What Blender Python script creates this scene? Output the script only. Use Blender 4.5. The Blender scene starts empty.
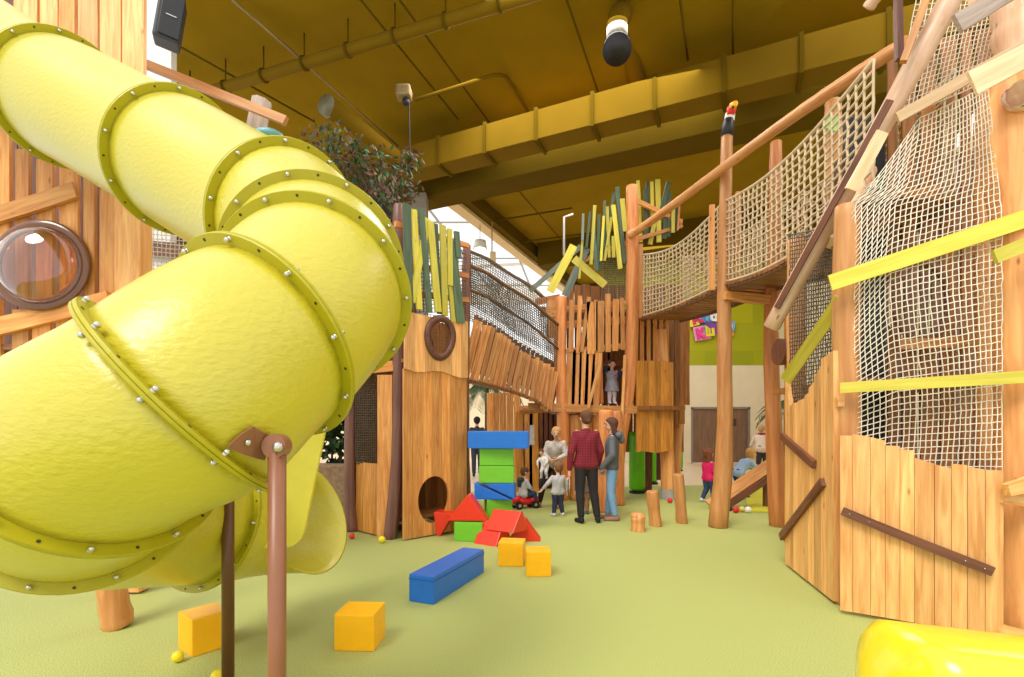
import bpy, bmesh, math, random
from mathutils import Vector, Matrix, Euler
random.seed(7)
PI = math.pi
F = 500.0; CX = 512.0; HY = 425.0; CH = 1.5
scn = bpy.context.scene
col = scn.collection

def P(px, py, Y): return Vector(((px-CX)*Y/F, Y, CH-(py-HY)*Y/F))
def G(px, py):
    Y = CH*F/(py-HY); return Vector(((px-CX)*Y/F, Y, 0))
def PZ(px, py, Z):
    Y = (Z-CH)*F/(HY-py); return Vector(((px-CX)*Y/F, Y, Z))
def lin(c):
    out = []
    for v in c:
        v = v/255.0
        out.append(v/12.92 if v <= .04045 else ((v+.055)/1.055)**2.4)
    return out+[1.0]

# ---------------------------------------------------------------- materials
def newmat(name):
    m = bpy.data.materials.new(name); m.use_nodes = True
    nt = m.node_tree; b = nt.nodes['Principled BSDF']
    return m, nt, b
def N(nt, t, **kw):
    n = nt.nodes.new(t)
    for k, v in kw.items(): setattr(n, k, v)
    return n
def plain(name, rgb, rough=.5, metal=0, var=.12, scale=12, bump=0, coat=0, spec=.5):
    m, nt, b = newmat(name)
    tc = N(nt, 'ShaderNodeTexCoord'); no = N(nt, 'ShaderNodeTexNoise')
    no.inputs['Scale'].default_value = scale; no.inputs['Detail'].default_value = 4
    nt.links.new(tc.outputs['Object'], no.inputs['Vector'])
    r = N(nt, 'ShaderNodeValToRGB')
    c = lin(rgb); r.color_ramp.elements[0].position = .3; r.color_ramp.elements[1].position = .7
    r.color_ramp.elements[0].color = [v*(1-var) for v in c[:3]]+[1]
    r.color_ramp.elements[1].color = [min(1, v*(1+var)) for v in c[:3]]+[1]
    nt.links.new(no.outputs['Fac'], r.inputs['Fac']); nt.links.new(r.outputs['Color'], b.inputs['Base Color'])
    b.inputs['Roughness'].default_value = rough; b.inputs['Metallic'].default_value = metal
    b.inputs['Coat Weight'].default_value = coat
    b.inputs['Specular IOR Level'].default_value = spec
    if bump:
        bp = N(nt, 'ShaderNodeBump'); bp.inputs['Strength'].default_value = bump; bp.inputs['Distance'].default_value = .01
        nt.links.new(no.outputs['Fac'], bp.inputs['Height']); nt.links.new(bp.outputs['Normal'], b.inputs['Normal'])
    return m
def wood(name, a, b_, rough=.45, sc=1.0):
    m, nt, b = newmat(name)
    tc = N(nt, 'ShaderNodeTexCoord'); mp = N(nt, 'ShaderNodeMapping')
    mp.inputs['Scale'].default_value = (14*sc, 14*sc, 1.1*sc)
    no = N(nt, 'ShaderNodeTexNoise'); no.inputs['Scale'].default_value = 2.2; no.inputs['Detail'].default_value = 6; no.inputs['Distortion'].default_value = .6
    oi = N(nt, 'ShaderNodeObjectInfo'); at = N(nt, 'ShaderNodeAttribute'); at.attribute_name = 'tone'
    add = N(nt, 'ShaderNodeVectorMath', operation='ADD')
    nt.links.new(tc.outputs['Object'], add.inputs[0])
    cmb = N(nt, 'ShaderNodeCombineXYZ'); sm = N(nt, 'ShaderNodeMath', operation='MULTIPLY'); sm.inputs[1].default_value = 9
    s2 = N(nt, 'ShaderNodeMath', operation='ADD')
    nt.links.new(oi.outputs['Random'], s2.inputs[0]); nt.links.new(at.outputs['Fac'], s2.inputs[1]); nt.links.new(s2.outputs[0], sm.inputs[0])
    nt.links.new(sm.outputs[0], cmb.inputs['Z']); nt.links.new(sm.outputs[0], cmb.inputs['X'])
    nt.links.new(cmb.outputs[0], add.inputs[1]); nt.links.new(add.outputs[0], mp.inputs['Vector'])
    nt.links.new(mp.outputs[0], no.inputs['Vector'])
    r = N(nt, 'ShaderNodeValToRGB'); r.color_ramp.elements[0].position = .32; r.color_ramp.elements[1].position = .68
    r.color_ramp.elements[0].color = lin(a); r.color_ramp.elements[1].color = lin(b_)
    nt.links.new(no.outputs['Fac'], r.inputs['Fac'])
    # board-to-board tone
    fr = N(nt, 'ShaderNodeMath', operation='FRACT'); nt.links.new(s2.outputs[0], fr.inputs[0])
    mr = N(nt, 'ShaderNodeMapRange'); mr.inputs['To Min'].default_value = .72; mr.inputs['To Max'].default_value = 1.18
    nt.links.new(fr.outputs[0], mr.inputs['Value'])
    mx = N(nt, 'ShaderNodeMix', data_type='RGBA', blend_type='MULTIPLY'); mx.inputs[0].default_value = 1
    nt.links.new(r.outputs['Color'], mx.inputs[6]); nt.links.new(mr.outputs[0], mx.inputs[7])
    # knots
    vo = N(nt, 'ShaderNodeTexVoronoi'); vo.inputs['Scale'].default_value = 1.0
    mp2 = N(nt, 'ShaderNodeMapping'); mp2.inputs['Scale'].default_value = (6, 6, 2.2)
    nt.links.new(add.outputs[0], mp2.inputs['Vector']); nt.links.new(mp2.outputs[0], vo.inputs['Vector'])
    kr = N(nt, 'ShaderNodeValToRGB'); kr.color_ramp.elements[0].position = .03; kr.color_ramp.elements[1].position = .09
    kr.color_ramp.elements[0].color = (.42, .30, .22, 1); kr.color_ramp.elements[1].color = (1, 1, 1, 1)
    nt.links.new(vo.outputs['Distance'], kr.inputs['Fac'])
    mx2 = N(nt, 'ShaderNodeMix', data_type='RGBA', blend_type='MULTIPLY'); mx2.inputs[0].default_value = 1
    nt.links.new(mx.outputs[2], mx2.inputs[6]); nt.links.new(kr.outputs[0], mx2.inputs[7])
    nt.links.new(mx2.outputs[2], b.inputs['Base Color'])
    bp = N(nt, 'ShaderNodeBump'); bp.inputs['Strength'].default_value = .25; bp.inputs['Distance'].default_value = .006
    nt.links.new(no.outputs['Fac'], bp.inputs['Height']); nt.links.new(bp.outputs['Normal'], b.inputs['Normal'])
    b.inputs['Roughness'].default_value = rough
    return m

M = {}
M['wood_light'] = wood('light larch boards', (220, 150, 82), (246, 194, 124))
M['wood_mid'] = wood('orange larch boards', (202, 126, 56), (236, 172, 96))
M['wood_deep'] = wood('amber boards', (178, 110, 34), (220, 152, 62))
M['log'] = wood('peeled log', (206, 134, 72), (236, 174, 108), sc=.6)
M['log_pale'] = wood('pale peeled log', (222, 172, 132), (242, 208, 178), sc=.6)
M['log_red'] = wood('reddish log', (196, 118, 60), (226, 152, 90), sc=.6)
M['log_dark'] = wood('dark purple brown log', (98, 62, 52), (138, 92, 76), sc=.6)
M['wood_brown'] = wood('brown stained batten and shaded board', (92, 54, 38), (130, 80, 56))  # also used on interior boards, where the brown stands in for shade
M['wood_inner_shade'] = wood('shaded inner boards', (126, 78, 32), (170, 110, 52))  # darker copy of the board tones, interior shade put into the colour
M['wood_pale'] = wood('pale board', (226, 186, 140), (246, 216, 176))
M['slat_yellow'] = wood('yellow painted slat', (206, 192, 62), (226, 212, 84))
M['slat_green'] = wood('dark green painted slat', (66, 88, 64), (92, 114, 86))
M['slat_grey'] = wood('grey green painted slat', (104, 116, 104), (134, 146, 132))
M['rope'] = plain('white rope', (226, 218, 200), .8)
M['rope_beige'] = plain('beige rope', (206, 184, 150), .8)
M['rope_brown'] = plain('brown rope edge', (126, 92, 68), .85)
M['rope_grey'] = plain('grey cord', (100, 90, 76), .85)
M['rope_black'] = plain('black cord', (44, 40, 36), .85)
M['metal'] = plain('bolt steel', (200, 198, 190), .25, .9)
M['hole'] = plain('dark plug', (60, 56, 20), .6)
M['black'] = plain('black plastic', (30, 30, 34), .45)
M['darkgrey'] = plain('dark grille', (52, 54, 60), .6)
M['brownpaint'] = plain('brown painted steel', (142, 92, 64), .35, var=.04)
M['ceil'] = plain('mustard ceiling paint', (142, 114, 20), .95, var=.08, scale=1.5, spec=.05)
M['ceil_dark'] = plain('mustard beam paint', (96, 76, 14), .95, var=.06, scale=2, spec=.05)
M['duct'] = plain('mustard painted duct', (120, 93, 14), .9, var=.05, scale=2, spec=.1)
M['fascia'] = plain('pale fascia', (226, 200, 150), .7, var=.04)
M['conduit'] = plain('grey conduit', (150, 130, 90), .5, .3)
M['white'] = plain('white paint', (238, 236, 230), .6, var=.03)
M['cream'] = plain('cream wall', (232, 218, 188), .7, var=.04, scale=2)
M['foam_blue'] = plain('blue vinyl', (28, 110, 205), .38, var=.04)
M['foam_green'] = plain('green vinyl', (112, 190, 44), .38, var=.04)
M['foam_red'] = plain('red vinyl', (226, 52, 22), .38, var=.04)
M['foam_yellow'] = plain('yellow vinyl', (250, 184, 8), .4, var=.04)
M['green_tube'] = plain('bright green vinyl', (104, 196, 20), .35, var=.06)
M['stone'] = plain('planter stone', (168, 138, 110), .9, var=.25, scale=18, bump=.4)
M['skin'] = plain('skin', (226, 172, 140), .5, var=.04)
M['leaf'] = plain('ficus leaf', (58, 96, 48), .5, var=.45, scale=4)
M['leaf_brown'] = plain('brown leaf', (104, 72, 48), .6, var=.35, scale=4)
M['leaf_palm'] = plain('palm leaf', (86, 110, 70), .5, var=.35, scale=4)
M['bark'] = plain('bark', (92, 74, 58), .9, var=.3)
M['doorwood'] = wood('door veneer', (128, 96, 72), (156, 120, 92), sc=.5)
M['greywood'] = wood('weathered grey board', (170, 150, 138), (206, 186, 172))

def slide_mat():
    m, nt, b = newmat('slide yellow plastic')
    tc = N(nt, 'ShaderNodeTexCoord'); no = N(nt, 'ShaderNodeTexNoise'); no.inputs['Scale'].default_value = 30; no.inputs['Detail'].default_value = 3
    mp = N(nt, 'ShaderNodeMapping'); mp.inputs['Scale'].default_value = (1, 1, 1.8)
    nt.links.new(tc.outputs['Object'], mp.inputs[0]); nt.links.new(mp.outputs[0], no.inputs['Vector'])
    n2 = N(nt, 'ShaderNodeTexNoise'); n2.inputs['Scale'].default_value = 1.2
    nt.links.new(tc.outputs['Object'], n2.inputs['Vector'])
    r = N(nt, 'ShaderNodeValToRGB'); r.color_ramp.elements[0].color = lin((190, 182, 24)); r.color_ramp.elements[1].color = lin((208, 192, 40))
    nt.links.new(n2.outputs['Fac'], r.inputs['Fac']); nt.links.new(r.outputs[0], b.inputs['Base Color'])
    bp = N(nt, 'ShaderNodeBump'); bp.inputs['Strength'].default_value = .6; bp.inputs['Distance'].default_value = .008
    nt.links.new(no.outputs['Fac'], bp.inputs['Height']); nt.links.new(bp.outputs['Normal'], b.inputs['Normal'])
    b.inputs['Roughness'].default_value = .42; b.inputs['Coat Weight'].default_value = .6; b.inputs['Coat Roughness'].default_value = .32; b.inputs['Specular IOR Level'].default_value = .8
    return m
M['slide'] = slide_mat()
M['slide_flange'] = plain('slide flange', (176, 166, 16), .4, var=.04)
M['plate'] = plain('pale yellow plate', (226, 214, 70), .35, var=.03)
def floor_mat():
    m, nt, b = newmat('speckled green rubber floor')
    tc = N(nt, 'ShaderNodeTexCoord'); no = N(nt, 'ShaderNodeTexNoise'); no.inputs['Scale'].default_value = 150; no.inputs['Detail'].default_value = 3
    nt.links.new(tc.outputs['Object'], no.inputs['Vector'])
    r = N(nt, 'ShaderNodeValToRGB'); e = r.color_ramp.elements
    e[0].position = .36; e[0].color = lin((134, 146, 74)); e[1].position = .66; e[1].color = lin((200, 204, 130))
    k = r.color_ramp.elements.new(.5); k.color = lin((170, 177, 100))
    nt.links.new(no.outputs['Fac'], r.inputs['Fac'])
    nt.links.new(r.outputs[0], b.inputs['Base Color']); b.inputs['Roughness'].default_value = .75
    bp = N(nt, 'ShaderNodeBump'); bp.inputs['Strength'].default_value = .06; bp.inputs['Distance'].default_value = .002
    nt.links.new(no.outputs['Fac'], bp.inputs['Height']); nt.links.new(bp.outputs['Normal'], b.inputs['Normal'])
    return m
M['floor'] = floor_mat()
M['floor_beige'] = plain('beige stone floor', (226, 204, 176), .4, var=.05, scale=3)
def greenwall_mat():
    m, nt, b = newmat('patchwork green wall')
    tc = N(nt, 'ShaderNodeTexCoord'); sp = N(nt, 'ShaderNodeSeparateXYZ'); cm = N(nt, 'ShaderNodeCombineXYZ')
    nt.links.new(tc.outputs['Object'], sp.inputs[0]); nt.links.new(sp.outputs['X'], cm.inputs['X']); nt.links.new(sp.outputs['Z'], cm.inputs['Y'])
    br = N(nt, 'ShaderNodeTexBrick'); br.inputs['Scale'].default_value = 1
    br.inputs['Color1'].default_value = lin((150, 158, 8)); br.inputs['Color2'].default_value = lin((196, 190, 14)); br.inputs['Mortar'].default_value = lin((158, 158, 10))
    br.inputs['Mortar Size'].default_value = .01; br.inputs['Brick Width'].default_value = 1.9; br.inputs['Row Height'].default_value = 1.1
    nt.links.new(cm.outputs[0], br.inputs['Vector']); nt.links.new(br.outputs['Color'], b.inputs['Base Color'])
    b.inputs['Roughness'].default_value = .8
    return m
M['greenwall'] = greenwall_mat()
def plaid_mat():
    m, nt, b = newmat('red and black plaid cloth')
    tc = N(nt, 'ShaderNodeTexCoord')
    w1 = N(nt, 'ShaderNodeTexWave'); w1.bands_direction = 'X'; w1.inputs['Scale'].default_value = 13
    w2 = N(nt, 'ShaderNodeTexWave'); w2.bands_direction = 'Z'; w2.inputs['Scale'].default_value = 13
    for w in (w1, w2): nt.links.new(tc.outputs['Object'], w.inputs['Vector'])
    a = N(nt, 'ShaderNodeMath', operation='ADD'); nt.links.new(w1.outputs['Fac'], a.inputs[0]); nt.links.new(w2.outputs['Fac'], a.inputs[1])
    r = N(nt, 'ShaderNodeValToRGB'); e = r.color_ramp.elements
    e[0].position = .25; e[0].color = lin((160, 36, 54)); e[1].position = .75; e[1].color = lin((62, 24, 36))
    d = N(nt, 'ShaderNodeMath', operation='MULTIPLY'); d.inputs[1].default_value = .5
    nt.links.new(a.outputs[0], d.inputs[0]); nt.links.new(d.outputs[0], r.inputs['Fac']); nt.links.new(r.outputs[0], b.inputs['Base Color'])
    b.inputs['Roughness'].default_value = .9
    return m
M['plaid'] = plaid_mat()
def glass_mat():
    m, nt, b = newmat('clear dome plastic')
    b.inputs['Base Color'].default_value = (.86, .66, .58, 1); b.inputs['Roughness'].default_value = .03; b.inputs['Coat Weight'].default_value = 1
    b.inputs['Transmission Weight'].default_value = 1; b.inputs['IOR'].default_value = 1.4
    return m
M['glass'] = glass_mat()
def emis(name, rgb, s):
    m, nt, b = newmat(name); b.inputs['Emission Color'].default_value = lin(rgb); b.inputs['Emission Strength'].default_value = s
    b.inputs['Base Color'].default_value = lin(rgb); return m
M['lamp'] = emis('lamp glow', (255, 240, 215), 6)
_c = {}
def C(rgb, rough=.8, var=.1):
    k = (rgb, rough)
    if k not in _c: _c[k] = plain('cloth %d %d %d' % rgb, rgb, rough, var=var, scale=40)
    return _c[k]

# ---------------------------------------------------------------- object helpers
def link(name, me, mat=None, parent=None, mw=None, smooth=False):
    o = bpy.data.objects.new(name, me); col.objects.link(o)
    if mat is not None:
        for mm in (mat if isinstance(mat, (list, tuple)) else [mat]): me.materials.append(mm)
    mw = mw if mw is not None else Matrix.Identity(4)
    if parent is not None:
        o.parent = parent
        W = WM(parent)
        o.matrix_local = W.inverted() @ mw
    else: o.matrix_world = mw
    o['_w'] = [v for r in mw for v in r]
    if smooth:
        for p in me.polygons: p.use_smooth = True
    return o
def WM(o):
    v = o['_w']; return Matrix([v[0:4], v[4:8], v[8:12], v[12:16]])
def thing(name, label, cat, loc=(0, 0, 0), group=None, rz=0):
    o = bpy.data.objects.new(name, None); col.objects.link(o)
    o.empty_display_size = .1
    mw = Matrix.Translation(Vector(loc)) @ Matrix.Rotation(rz, 4, 'Z'); o.matrix_world = mw
    o['_w'] = [v for r in mw for v in r]
    tag(o, label, cat, group); return o
def tag(o, label=None, cat=None, group=None, kind=None):
    if label: o['label'] = label
    if cat: o['category'] = cat
    if group: o['group'] = group
    if kind: o['kind'] = kind
    return o
def bm_me(bm, name='m'):
    me = bpy.data.meshes.new(name); bm.normal_update(); bm.to_mesh(me); bm.free(); return me
def frame(p0, p1, facing=None):
    p0 = Vector(p0); p1 = Vector(p1); z = (p1-p0).normalized()
    f = Vector(facing) if facing is not None else (Vector((0, -1, 0)) if abs(z.y) < .9 else Vector((0, 0, 1)))
    x = f.cross(z)
    if x.length < 1e-4: x = Vector((1, 0, 0)).cross(z)
    x.normalize(); y = z.cross(x)
    R = Matrix((x, y, z)).transposed().to_4x4()
    return Matrix.Translation(p0) @ R, (p1-p0).length
def tone(bm, v=None):
    """store a per-board tone"""
    l = bm.faces.layers.float.get('tone') or bm.faces.layers.float.new('tone')
    return l
def add_box(bm, c, s, R=None, t=None, bev=0):
    r = bmesh.ops.create_cube(bm, size=1)
    vs = r['verts']
    for v in vs:
        p = Vector((v.co.x*s[0], v.co.y*s[1], v.co.z*s[2]))
        if R is not None: p = R @ p
        v.co = p+Vector(c)
    fs = list({f for v in vs for f in v.link_faces})
    if bev:
        es = list({e for v in vs for e in v.link_edges})
        q = bmesh.ops.bevel(bm, geom=es, offset=bev, segments=2, affect='EDGES', profile=.6)
        fs = q['faces']
    if t is not None:
        l = tone(bm)
        for f in fs: f[l] = t
    return vs
def add_tube(bm, pts, rad, n=8, caps=True, t=None):
    rings = []; pts = [Vector(p) for p in pts]; m = len(pts)
    up = None
    for i, p in enumerate(pts):
        a = pts[max(0, i-1)]; b = pts[min(m-1, i+1)]; d = (b-a).normalized()
        if up is None:
            up = Vector((0, 0, 1)) if abs(d.z) < .9 else Vector((1, 0, 0))
        x = up.cross(d)
        if x.length < 1e-5: x = Vector((0, 1, 0)).cross(d)
        x.normalize(); y = d.cross(x); up = y
        r = rad[i] if isinstance(rad, (list, tuple)) else rad
        rings.append([bm.verts.new(p+x*math.cos(2*PI*k/n)*r+y*math.sin(2*PI*k/n)*r) for k in range(n)])
    fs = []
    for i in range(m-1):
        for k in range(n):
            fs.append(bm.faces.new((rings[i][k], rings[i][(k+1) % n], rings[i+1][(k+1) % n], rings[i+1][k])))
    if caps:
        fs.append(bm.faces.new(rings[0][::-1])); fs.append(bm.faces.new(rings[-1]))
    if t is not None:
        l = tone(bm)
        for f in fs: f[l] = t
    return rings
def board(name, p0, p1, w, th, mat, parent=None, facing=(0, -1, 0), wob=.15, taper=1.0, kind=None):
    """a sawn board with slightly wavy edges; local Z runs along it"""
    mw, L = frame(p0, p1, facing)
    bm = bmesh.new(); n = max(3, int(L/.18)); R = random.Random(hash((round(L*1000), round(p0[0]*1000))) & 0xffff)
    ph = R.random()*6; rows = []
    for i in range(n+1):
        u = i/n; ww = w/2*(1+(taper-1)*u)
        a = -ww*(1+wob*.5*math.sin(ph+u*5+R.random()*.4)); b = ww*(1+wob*.5*math.sin(ph*2+u*4+R.random()*.4))
        z = u*L
        rows.append([bm.verts.new((a, -th/2, z)), bm.verts.new((b, -th/2, z)), bm.verts.new((b, th/2, z)), bm.verts.new((a, th/2, z))])
    for i in range(n):
        for k in range(4): bm.faces.new((rows[i][k], rows[i][(k+1) % 4], rows[i+1][(k+1) % 4], rows[i+1][k]))
    bm.faces.new(rows[0][::-1]); bm.faces.new(rows[-1])
    return link(name, bm_me(bm), mat, parent, mw)
def log(name, pts, r0, r1, mat, parent=None, wob=.06, n=14, cap=None, sub=10):
    """a peeled log through the given points, with bumps and rounded ends"""
    pts = [Vector(p) for p in pts]
    z0 = pts[0]; mw, L = frame(pts[0], pts[-1]); inv = mw.inverted()
    R = random.Random(int(abs(z0.x*917+z0.y*331+z0.z*77))); lp = [inv @ p for p in pts]
    out = []; rad = []
    segs = len(lp)-1
    for s in range(segs):
        m = max(3, int(sub/segs*1.5))
        for i in range(m+(1 if s == segs-1 else 0)):
            u = i/m
            p0 = lp[max(0, s-1)]; p1 = lp[s]; p2 = lp[s+1]; p3 = lp[min(segs, s+2)]
            q = .5*((2*p1)+(p2-p0)*u+(2*p0-5*p1+4*p2-p3)*u*u+(3*p1-p0-3*p2+p3)*u**3)
            out.append(q); g = (s+u)/segs
            rad.append((r0+(r1-r0)*g)*(1+wob*math.sin(g*9+R.random()*2)))
    for i in range(1, len(out)-1): out[i] = out[i]+Vector((R.uniform(-1, 1), R.uniform(-1, 1), 0))*r0*wob*.8
    # rounded ends
    d0 = (out[1]-out[0]).normalized(); d1 = (out[-1]-out[-2]).normalized(); e = min(r0, r1)*.12
    out = [out[0]]+[out[0]+d0*e]+out[1:-1]+[out[-1]-d1*e]+[out[-1]]
    rad = [rad[0]*.9]+[rad[0]]+rad[1:-1]+[rad[-1]]+[rad[-1]*.9]
    bm = bmesh.new(); add_tube(bm, out, rad, n)
    o = link(name, bm_me(bm), mat, parent, mw, smooth=True)
    for p in o.data.polygons:
        if len(p.vertices) > 4: p.use_smooth = False
    return o
def cutter_apply(obj, cutters):
    for cme in cutters:
        c = bpy.data.objects.new('cut', cme); col.objects.link(c); c.matrix_world = Matrix.Identity(4)
        md = obj.modifiers.new('b', 'BOOLEAN'); md.operation = 'DIFFERENCE'; md.object = c; md.solver = 'EXACT'
        dg = bpy.context.evaluated_depsgraph_get(); dg.update()
        me = bpy.data.meshes.new_from_object(obj.evaluated_get(dg)); obj.modifiers.clear()
        obj.data = me; bpy.data.objects.remove(c)
def cyl_cut(c, nrm, rx, ry, depth=.6, blob=0, n=32):
    bm = bmesh.new(); mw, _ = frame(Vector(c)-Vector(nrm).normalized()*depth, Vector(c)+Vector(nrm).normalized()*depth, (0, 0, 1))
    a = []; b = []
    for k in range(n):
        t = 2*PI*k/n; s = 1+blob*math.sin(t*2+.6)+blob*.5*math.sin(3*t)
        x = math.cos(t)*rx*s; y = math.sin(t)*ry*s
        a.append(bm.verts.new(mw @ Vector((x, y, 0)))); b.append(bm.verts.new(mw @ Vector((x, y, depth*2))))
    for k in range(n): bm.faces.new((a[k], a[(k+1) % n], b[(k+1) % n], b[k]))
    bm.faces.new(a[::-1]); bm.faces.new(b)
    bmesh.ops.recalc_face_normals(bm, faces=bm.faces)
    return bm_me(bm)
def ring_frame(name, c, nrm, rx, ry, r, mat, parent, blob=0, n=36):
    mw, _ = frame(Vector(c), Vector(c)+Vector(nrm), (0, 0, 1)); bm = bmesh.new(); rs = []
    for k in range(n):
        t = 2*PI*k/n; s = 1+blob*math.sin(t*2+.6)+blob*.5*math.sin(3*t)
        x = math.cos(t)*rx*s; y = math.sin(t)*ry*s; d = Vector((math.cos(t), math.sin(t), 0))
        rs.append([bm.verts.new(Vector((x, y, 0))+d*r*math.cos(q)*1.1+Vector((0, 0, r*.8*math.sin(q)))) for q in [2*PI*j/8 for j in range(8)]])
    for k in range(n):
        for j in range(8): bm.faces.new((rs[k][j], rs[k][(j+1) % 8], rs[(k+1) % n][(j+1) % 8], rs[(k+1) % n][j]))
    bmesh.ops.recalc_face_normals(bm, faces=bm.faces)
    return link(name, bm_me(bm), mat, parent, mw, smooth=True)
def panel(name, a, b, z0, z1, n, mat, parent, th=.035, gap=.0014, wob=.012, cuts=(), seed=1):
    """planked wall between plan points a and b; z0,z1 floats or functions of u"""
    R = random.Random(seed); a = Vector((a[0], a[1], 0)); b = Vector((b[0], b[1], 0)); d = (b-a); L = d.length; d.normalize(); nr = Vector((d.y, -d.x, 0))
    bm = bmesh.new(); l = bm.faces.layers.float.new('tone')
    cuts_u = [0]+sorted([(i+R.uniform(-.18, .18))/n for i in range(1, n)])+[1]
    f0 = z0 if callable(z0) else (lambda u: z0); f1 = z1 if callable(z1) else (lambda u: z1)
    for i in range(n):
        u0, u1 = cuts_u[i], cuts_u[i+1]; zz0a = f0(u0); zz0b = f0(u1); zz1 = f1((u0+u1)/2)+R.uniform(-1, 1)*wob*2
        zz1a = zz1+(f1(u0)-f1((u0+u1)/2))*.6+R.uniform(-1, 1)*wob; zz1b = zz1+(f1(u1)-f1((u0+u1)/2))*.6+R.uniform(-1, 1)*wob
        off = R.uniform(-1, 1)*.002; m = 6; rows = []
        for k in range(m+1):
            v = k/m; wa = gap; wb = gap
            za = zz0a+(zz1a-zz0a)*v; zb = zz0b+(zz1b-zz0b)*v
            A = a+d*(u0*L+wa); B = a+d*(u1*L-wb)
            rows.append([bm.verts.new(A+nr*(th/2+off)+Vector((0, 0, za))), bm.verts.new(B+nr*(th/2+off)+Vector((0, 0, zb))),
                         bm.verts.new(B-nr*(th/2)+Vector((0, 0, zb))), bm.verts.new(A-nr*(th/2)+Vector((0, 0, za)))])
        t = R.random(); fs = []
        for k in range(m):
            for j in range(4): fs.append(bm.faces.new((rows[k][j], rows[k][(j+1) % 4], rows[k+1][(j+1) % 4], rows[k+1][j])))
        fs.append(bm.faces.new(rows[0][::-1])); fs.append(bm.faces.new(rows[-1]))
        for f in fs: f[l] = t
    bmesh.ops.recalc_face_normals(bm, faces=bm.faces)
    o = link(name, bm_me(bm), mat, None, None)
    if cuts: cutter_apply(o, cuts)
    if parent is not None:
        o.parent = parent; o.matrix_local = WM(parent).inverted()
    return o
def net(name, S, nu, nv, r, mat, parent=None, sides=4, us=1, vs=1, mask=None, knots=False):
    """rope mesh on a surface S(u,v): nu x nv cells"""
    bm = bmesh.new(); jit = {}
    def Q(i, j): return S(i/nu, j/nv)
    pts = {}
    for i in range(nu+1):
        for j in range(nv+1): pts[(i, j)] = Q(i, j)+Vector((random.uniform(-1, 1), random.uniform(-1, 1), random.uniform(-1, 1)))*r*.7
    def ok(i, j): return mask is None or mask(i/nu, j/nv)
    def run(seq, rr):
        cur = []
        for k in seq:
            if ok(*k): cur.append(pts[k])
            else:
                if len(cur) > 1: add_tube(bm, cur, rr, sides, True)
                cur = []
        if len(cur) > 1: add_tube(bm, cur, rr, sides, True)
    for i in range(nu+1): run([(i, j) for j in range(nv+1)], r)
    for j in range(nv+1): run([(i, j) for i in range(nu+1)], r)
    if knots:
        for k, p in pts.items():
            if ok(*k): bmesh.ops.create_icosphere(bm, subdivisions=1, radius=r*1.9, matrix=Matrix.Translation(p))
    return link(name, bm_me(bm), mat, parent, None, smooth=True)
def lerp(a, b, t): return a+(b-a)*t
def struct(name, bm_or_me, mat):
    me = bm_me(bm_or_me) if isinstance(bm_or_me, bmesh.types.BMesh) else bm_or_me
    o = link(name, me, mat); o['kind'] = 'structure'; return o

# ================================================================ SETTING
# green play floor and beige circulation floor
bm = bmesh.new()
gp = [(-9, -2), (10.4, -2), (10.4, 12.6), (4.0, 12.4), (-1.0, 11.2), (-2.2, 10.2), (-9, 10.2)]
vs = [bm.verts.new((x, y, 0)) for x, y in gp]; bm.faces.new(vs)
vs2 = [bm.verts.new((x, y, -.1)) for x, y in gp]; bm.faces.new(vs2[::-1])
for i in range(len(gp)): bm.faces.new((vs[i], vs2[i], vs2[(i+1) % len(gp)], vs[(i+1) % len(gp)]))
bmesh.ops.recalc_face_normals(bm, faces=bm.faces)
struct('floor', bm, M['floor'])
bm = bmesh.new()
bp = [(-9, 10.2), (-2.2, 10.2), (-1.0, 11.2), (4.0, 12.4), (10.4, 12.6), (10.4, 26), (-16, 26), (-16, 10.2)]
vs = [bm.verts.new((x, y, 0)) for x, y in bp]; bm.faces.new(vs)
vs2 = [bm.verts.new((x, y, -.1)) for x, y in bp]; bm.faces.new(vs2[::-1])
for i in range(len(bp)): bm.faces.new((vs[i], vs2[i], vs2[(i+1) % len(bp)], vs[(i+1) % len(bp)]))
bmesh.ops.recalc_face_normals(bm, faces=bm.faces)
struct('floor', bm, M['floor_beige'])

D1 = Vector((-.91, .415, 0)); D2 = Vector((.415, .91, 0))
def CB(p, d, L0, L1, w, z0, z1):
    """long box along direction d through plan point p"""
    bm = bmesh.new(); d = Vector(d).normalized(); s = Vector((-d.y, d.x, 0))
    c = Vector((p[0], p[1], 0))+d*((L0+L1)/2)+Vector((0, 0, (z0+z1)/2))
    R = Matrix((d, s, Vector((0, 0, 1)))).transposed()
    add_box(bm, c, (abs(L1-L0), w, z1-z0), R); return bm
CZ = 8.0
Pb = PZ(545, 167, 6.9)      # a point on the first beam's lower edge
corner = PZ(428, 192, 6.9)
# ceiling slabs: near bay, and far bay bounded by the atrium edge
bm = bmesh.new()
def slab(bm, pts, z0, z1):
    a = [bm.verts.new((p[0], p[1], z0)) for p in pts]; b = [bm.verts.new((p[0], p[1], z1)) for p in pts]
    bm.faces.new(a); bm.faces.new(b)
    for i in range(len(pts)): bm.faces.new((a[i], a[(i+1) % len(pts)], b[(i+1) % len(pts)], b[i]))
    bmesh.ops.recalc_face_normals(bm, faces=bm.faces)
def XY(base, s1, s2): q = Vector(base)+D1*s1+D2*s2; return (q.x, q.y)
slab(bm, [XY(corner, 12, -5.0), XY(corner, -11, -5.0), XY(corner, -11, .4), XY(corner, 12, .4)], CZ, CZ+.3)
struct('ceiling', bm, M['ceil'])
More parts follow.
